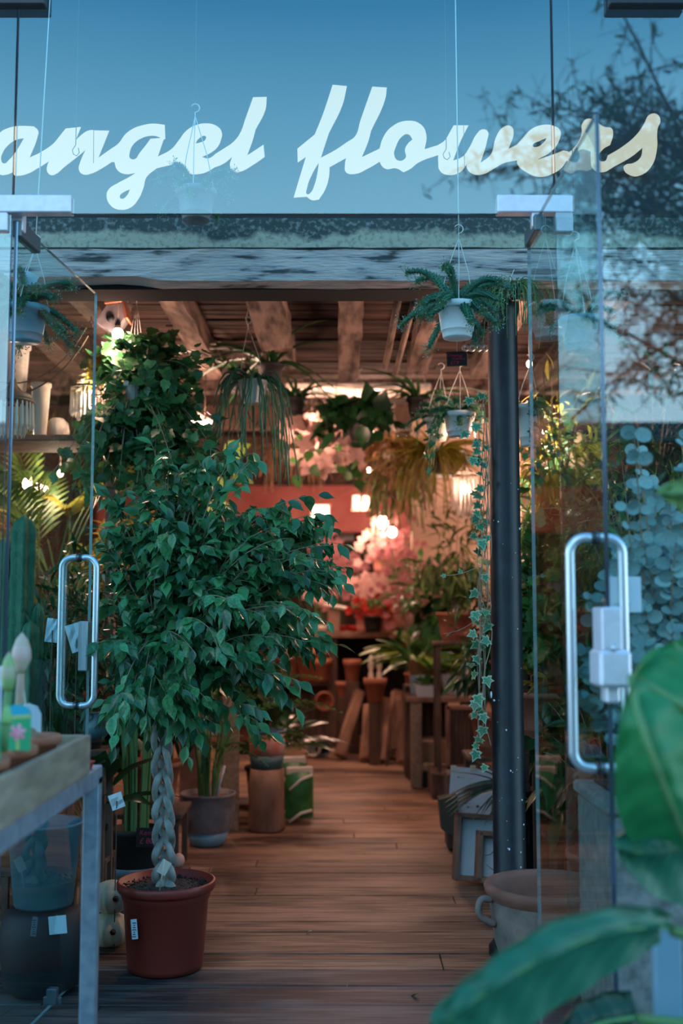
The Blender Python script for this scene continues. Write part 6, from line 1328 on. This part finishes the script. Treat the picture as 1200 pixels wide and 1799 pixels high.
blooms('pink_flower_pot', 'pink flowers glimpsed through the glass beside the pull handle', 972, 1030, 5.0, (.05, .04), 10, M['rose'], .05, M['terra'], 1.0)
sb = V(1.5, 5.6, 0); t = thing('display_shelf', 'pinkish display shelving behind the foliage on the right', 'shelving', sb)
for z in (.5, 1.0, 1.6, 2.1):
    mb = MB(); mb.bbox((1.55, 5.95, z), (1.3, .35, .03), .004); mb.build('shelf', M['woodr'], t)
for x in (.93, 2.17): mb = MB(); mb.bbox((x, 5.95, 1.15), (.05, .35, 2.3), .004); mb.build('upright', M['woodr'], t)
mb = MB(); mb.box((1.55, 6.14, 1.15), (1.3, .02, 2.3)); mb.build('back_panel', M['woodd'], t)

# ================================================================ OUTSIDE RIGHT: bowl, stone planter, eucalyptus, banana plant
bc = V(at(962, 1545, 3.98).x, 3.98, 0); zr = at(962, 1552, 3.98).z; t = thing('terracotta_bowl', 'wide weathered terracotta bowl with loop handles at the foot of the column', 'bowl', bc)
rb = .215; mb = MB(); mb.lathe(bc, [(.13, 0), (.14, .01), (.19, zr * .45), (.205, zr * .78), (.204, zr * .80), (.207, zr * .86)], 48); mb.f.pop(); mb.sm.pop(); mb.mi.pop(); mb.build('wall', M['terrao'], t)
mb = MB(); mb.lathe(bc, [(.207, zr * .86), (.222, zr * .92), (.226, zr * .97), (.218, zr), (.200, zr), (.192, zr * .94), (.185, zr * .75), (.175, zr * .6), (0, zr * .56)], 48); mb.f.pop(); mb.sm.pop(); mb.mi.pop(); mb.build('rim', M['terrai'], t)
for sg in (-1, 1):
    mb = MB(); a = V(sg * .98, -.25 if sg < 0 else .2, 0).normalized(); s0 = bc + a * .213 + V(0, 0, zr * .88); mb.tube(cr_pts([s0, s0 + a * .04 + V(0, 0, .0), s0 + a * .045 + V(0, 0, -.05), s0 + a * -.012 + V(0, 0, -.085)], 5), [.012] * 16, 10); mb.build('loop_handle', M['terrao'], t)
t = thing('stone_planter', 'tall square grey stone planter outside, behind the open right door', 'planter', (.98, 3.03, 0)); mb = MB(); mb.bbox((1.02, 3.03, .40), (.68, .38, .80), .012); mb.build('body', mat('grey_stone', (.13, .125, .12), (.26, .25, .235), rough=.9, scale=25, bump=.4), t)
mb = MB(); mb.bbox((1.02, 3.03, .815), (.70, .40, .035), .008); mb.build('rim', MATS['grey_stone'], t); mb = MB(); mb.box((1.02, 3.03, .834), (.6, .3, .008)); mb.build('soil', M['soil'], t)
t = thing('eucalyptus', 'eucalyptus with round pale blue-green leaves growing in the stone planter', 'shrub', (1.02, 3.03, .838)); L = Leaves(t, 'round', G['euc']); mb = MB(); r = random.Random(19)
for k in range(88):
    px = r.uniform(1080, 1290) if r.random() < .8 else r.uniform(1005, 1100); py = r.uniform(740, 1200) if px > 1090 else r.uniform(930, 1320); py += 110 * max(0, math.sin(px * .045)) if py < 900 else 0; q = at(px, py, r.uniform(2.72, 3.2))
    s0 = V(min(max(q.x, .75), 1.3) * .6 + .4, 3.03, .84); b = bez(s0, (s0 + q) / 2 + V(r.uniform(-.03, .03), 0, .1), q, 12); mb.tube(b, [.004 - .0002 * i for i in range(13)], 4, False)
    for p in b[3:]:
        for sg in (-1, 1): L.add(p, V(sg * r.uniform(.5, 1), r.uniform(-.6, .3), r.uniform(-.2, .5)), V(r.uniform(-.9, .9), -1, r.uniform(-.3, .9)), .033 * r.uniform(.6, 1.4))
mb.build('stem', M['twig'], t); L.finish(300)
a = at(1098, 1045, 2.72); t = thing('plant_label', 'square white plant label hanging among the eucalyptus leaves', 'label', a); mb = MB(); mb.bbox(a, (.08, .003, .088), .001); mb.tube([a + V(0, .002, .04), a + V(.02, .12, .12)], .001, 4); mb.build('card', M['paperb'], t)
mb = MB(); 
for k in range(3): mb.box(a + V(-.008 + .004 * k, -.002, -.024 - .006 * k), (.04 - .01 * k, .0005, .0018))
mb.build('print', M['grey'], t)
BL = veinmat('banana_leaf', (.013, .13, .070), (.030, .205, .120), (.035, .22, .14), 11)
BG = veinmat('banana_leaf_bright', (.015, .20, .055), (.035, .28, .09), (.22, .42, .18), 9)
BY = veinmat('banana_leaf_lime', (.14, .30, .09), (.22, .38, .12), (.3, .45, .2), 9)
bp = V(1.02, 2.02, 0); t = thing('banana_plant', 'banana plant with huge paddle leaves in the right foreground', 'potted plant', bp)
mb = MB(); pz = .52; mb.lathe(bp, [(.16, 0), (.17, .01), (.21, pz * .9), (.225, pz * .91), (.225, pz), (.205, pz), (.2, pz * .8), (0, pz * .78)], 36); mb.build('pot', M['bluep'], t)
mb = MB(); mb.lathe(bp + V(0, 0, pz * .79), [(.2, 0), (0, .02)], 20); mb.build('soil', M['soil'], t)
stems = MB()
def big_leaf(up, mid, lo, m, stem=None, name='leaf'):
    """up / mid / lo: matching rows of points along the upper margin, the midrib and the lower margin"""
    U, C, D = cr_pts(up, 6), cr_pts(mid, 6), cr_pts(lo, 6); n = len(U); me = bpy.data.meshes.new(name); P = []; uv = []; K = 4; o = wloc(t)
    for i in range(n):
        v_ = i / (n - 1)
        for k in range(-K, K + 1):
            s_ = abs(k) / K; e = (U if k < 0 else D)[i]; p = C[i].lerp(e, s_); p = p + V(0, 0, 0) + V(0, .02 * math.sin(s_ * PI) + .005 * math.sin(i * 1.1 + k), .012 * math.sin(PI * s_) ) ; P.append(p - o); uv.append((k / K, v_))
    W_ = 2 * K + 1; fs = [(i * W_ + k, i * W_ + k + 1, (i + 1) * W_ + k + 1, (i + 1) * W_ + k) for i in range(n - 1) for k in range(W_ - 1)]
    me.from_pydata(P, [], fs); me.polygons.foreach_set('use_smooth', [True] * len(fs)); me.materials.append(m); ul = me.uv_layers.new(name='UVMap')
    for lp in me.loops: ul.data[lp.index].uv = uv[lp.vertex_index]
    ob = bpy.data.objects.new(name, me); COL.objects.link(ob); ob.parent = t
    stems.tube([p + V(0, .004, 0) for p in C], [(.003 if m is BL else .008) * (1 - .7 * i / n) for i in range(n)], 6)
    if stem is not None: stems.tube(cr_pts([bp + V(0, 0, pz * .8), stem, C[0]], 8), [.02 - .0006 * i for i in range(17)], 8)
D1 = lambda px, py, d: at(px, py, d)
big_leaf([D1(1185, 1612, 1.98), D1(1150, 1598, 1.93), D1(1060, 1596, 1.86), D1(950, 1628, 1.80), D1(850, 1698, 1.76), D1(790, 1752, 1.74), D1(757, 1800, 1.72)],
         [D1(1180, 1635, 1.97), D1(1130, 1632, 1.90), D1(1040, 1650, 1.82), D1(930, 1700, 1.76), D1(845, 1752, 1.73), D1(790, 1790, 1.72), D1(757, 1803, 1.72)],
         [D1(1160, 1655, 1.98), D1(1110, 1690, 1.93), D1(1025, 1742, 1.87), D1(940, 1795, 1.82), D1(870, 1835, 1.78), D1(805, 1842, 1.75), D1(757, 1812, 1.72)], BL, V(1.0, 2.0, .62))
big_leaf([D1(1165, 1135, 2.05), D1(1120, 1180, 2.0), D1(1090, 1260, 1.97), D1(1080, 1350, 1.97), D1(1086, 1430, 2.0), D1(1110, 1480, 2.05)],
         [D1(1110, 1190, 2.02), D1(1118, 1240, 1.96), D1(1140, 1310, 1.92), D1(1168, 1385, 1.93), D1(1195, 1450, 1.97), D1(1215, 1500, 2.05)],
         [D1(1180, 1140, 2.07), D1(1215, 1200, 2.05), D1(1250, 1280, 2.03), D1(1275, 1370, 2.03), D1(1285, 1450, 2.05), D1(1270, 1510, 2.1)], BG, V(1.12, 2.05, .8))
big_leaf([D1(1250, 1400, 2.2), D1(1180, 1420, 2.14), D1(1110, 1450, 2.08), D1(1080, 1482, 2.05)],
         [D1(1270, 1480, 2.18), D1(1200, 1490, 2.1), D1(1130, 1500, 2.05), D1(1083, 1490, 2.05)],
         [D1(1280, 1560, 2.2), D1(1215, 1590, 2.14), D1(1145, 1572, 2.08), D1(1088, 1510, 2.05)], BL, V(1.15, 2.1, .8))
big_leaf([D1(1250, 1120, 2.3), D1(1190, 1125, 2.28), D1(1145, 1150, 2.25), D1(1128, 1190, 2.22)],
         [D1(1260, 1190, 2.28), D1(1200, 1195, 2.25), D1(1155, 1205, 2.22), D1(1128, 1200, 2.22)],
         [D1(1260, 1270, 2.3), D1(1200, 1290, 2.28), D1(1150, 1270, 2.25), D1(1128, 1215, 2.22)], BG, V(1.2, 2.1, 1.0))
big_leaf([D1(1260, 830, 2.1), D1(1215, 838, 2.08), D1(1180, 850, 2.06), D1(1158, 866, 2.05)],
         [D1(1260, 875, 2.08), D1(1220, 870, 2.06), D1(1185, 868, 2.05), D1(1158, 868, 2.05)],
         [D1(1260, 930, 2.1), D1(1215, 905, 2.08), D1(1185, 888, 2.06), D1(1158, 872, 2.05)], BY, V(1.25, 2.1, 1.2))
big_leaf([D1(1110, 1740, 2.3), D1(1060, 1745, 2.28), D1(1010, 1770, 2.25), D1(975, 1830, 2.22)],
         [D1(1120, 1790, 2.28), D1(1060, 1800, 2.25), D1(1010, 1820, 2.22), D1(975, 1840, 2.22)],
         [D1(1110, 1860, 2.3), D1(1060, 1870, 2.28), D1(1010, 1860, 2.25), D1(975, 1850, 2.22)], veinmat('banana_leaf_dark', (.008, .06, .04), (.015, .09, .06), (.03, .15, .08), 9), V(1.05, 2.1, .5))
stems.build('leaf_stalk', M['gstem'], t)
# fallen bits on the boards
for (px, py, s_, m_, lab) in ((638, 1500, .035, G['gold'], 'small yellow fallen leaf in the middle of the floor'), (736, 1752, .045, G['mid'], 'green fallen leaf on the grey boards by the threshold'), (618, 1729, .03, G['brown'], 'curled brown fallen leaf near the threshold'), (548, 1640, .03, M['cream'], 'pale scrap of paper on the boards')):
    b = gnd(px, py); b.z = .004; P, fs = TPL['lily']; me = bpy.data.meshes.new('fallen_leaf'); me.from_pydata([(p[0] * s_, p[1] * s_, p[2] * s_ * 2 + .004) for p in P], [], fs); me.materials.append(m_); o = bpy.data.objects.new('fallen_leaf' if 'leaf' in lab else 'paper_scrap', me); COL.objects.link(o); o.location = b; o.rotation_euler = (0, 0, px); tag(o, lab, 'leaf' if 'leaf' in lab else 'paper')

a = at(1172, 1720, 2.35); o = MB().bbox(V(a.x, 2.35, .33), (.056, .03, .66), .004).build('garden_post', M['bluep'], loc=V(a.x, 2.35, 0)); tag(o, 'pale blue painted post by the banana leaf stalk, bottom right corner', 'post')

a = at(800, 830, 9.9); t = thing('wall_panel', 'peach-painted panel with a small window, high behind the right-hand chandelier', 'panel', V(a.x, 9.95, 0)); mb = MB(); mb.bbox(V(a.x + .1, 9.95, a.z / 2 + .25), (1.0, .08, a.z + .5), .01); mb.build('panel', M['peach'], t)
a = at(790, 815, 9.85); mb = MB(); mb.bbox(a, (.34, .04, .26), .005); f = mb.build('window_frame', M['white'], t); mb = MB(); mb.box(a - V(0, .012, 0), (.29, .03, .21)); mb.build('pane', M['woodd'], f)
c = at(560, 765, 7.5); t = thing('blossom_garland', 'spray of pale blossom and leaves catching the light under the ornate chandelier', 'flowers', c); L = Leaves(t, 'petal', M['blush'], 'petal', 'petals'); mb = MB(); r = random.Random(90)
for k in range(46):
    p = at(r.uniform(500, 635), r.uniform(735, 835), 7.5 + r.gauss(0, .08)); 
    for j in range(4): a = j * PI / 2 + k; L.add(p, V(math.cos(a), -.3, math.sin(a)), (0, -1, 0), .07)
    if k % 2 == 0: mb.tube(bez(c + V(0, 0, .25), (c + p) / 2 + V(0, 0, .15), p, 5), .004, 4, False)
mb.tube([c + V(0, 0, .24), c + V(0, 0, .42)], .005, 5); mb.build('stem', M['twig'], t); L.finish(0)
L = Leaves(t, 'heart', G['mid'])
for k in range(30): L.add(at(r.uniform(490, 640), r.uniform(730, 850), 7.45), rdir(r) + V(0, 0, -.6), V(0, -1, .3) + rv(r, .5), .10)
L.finish(30)
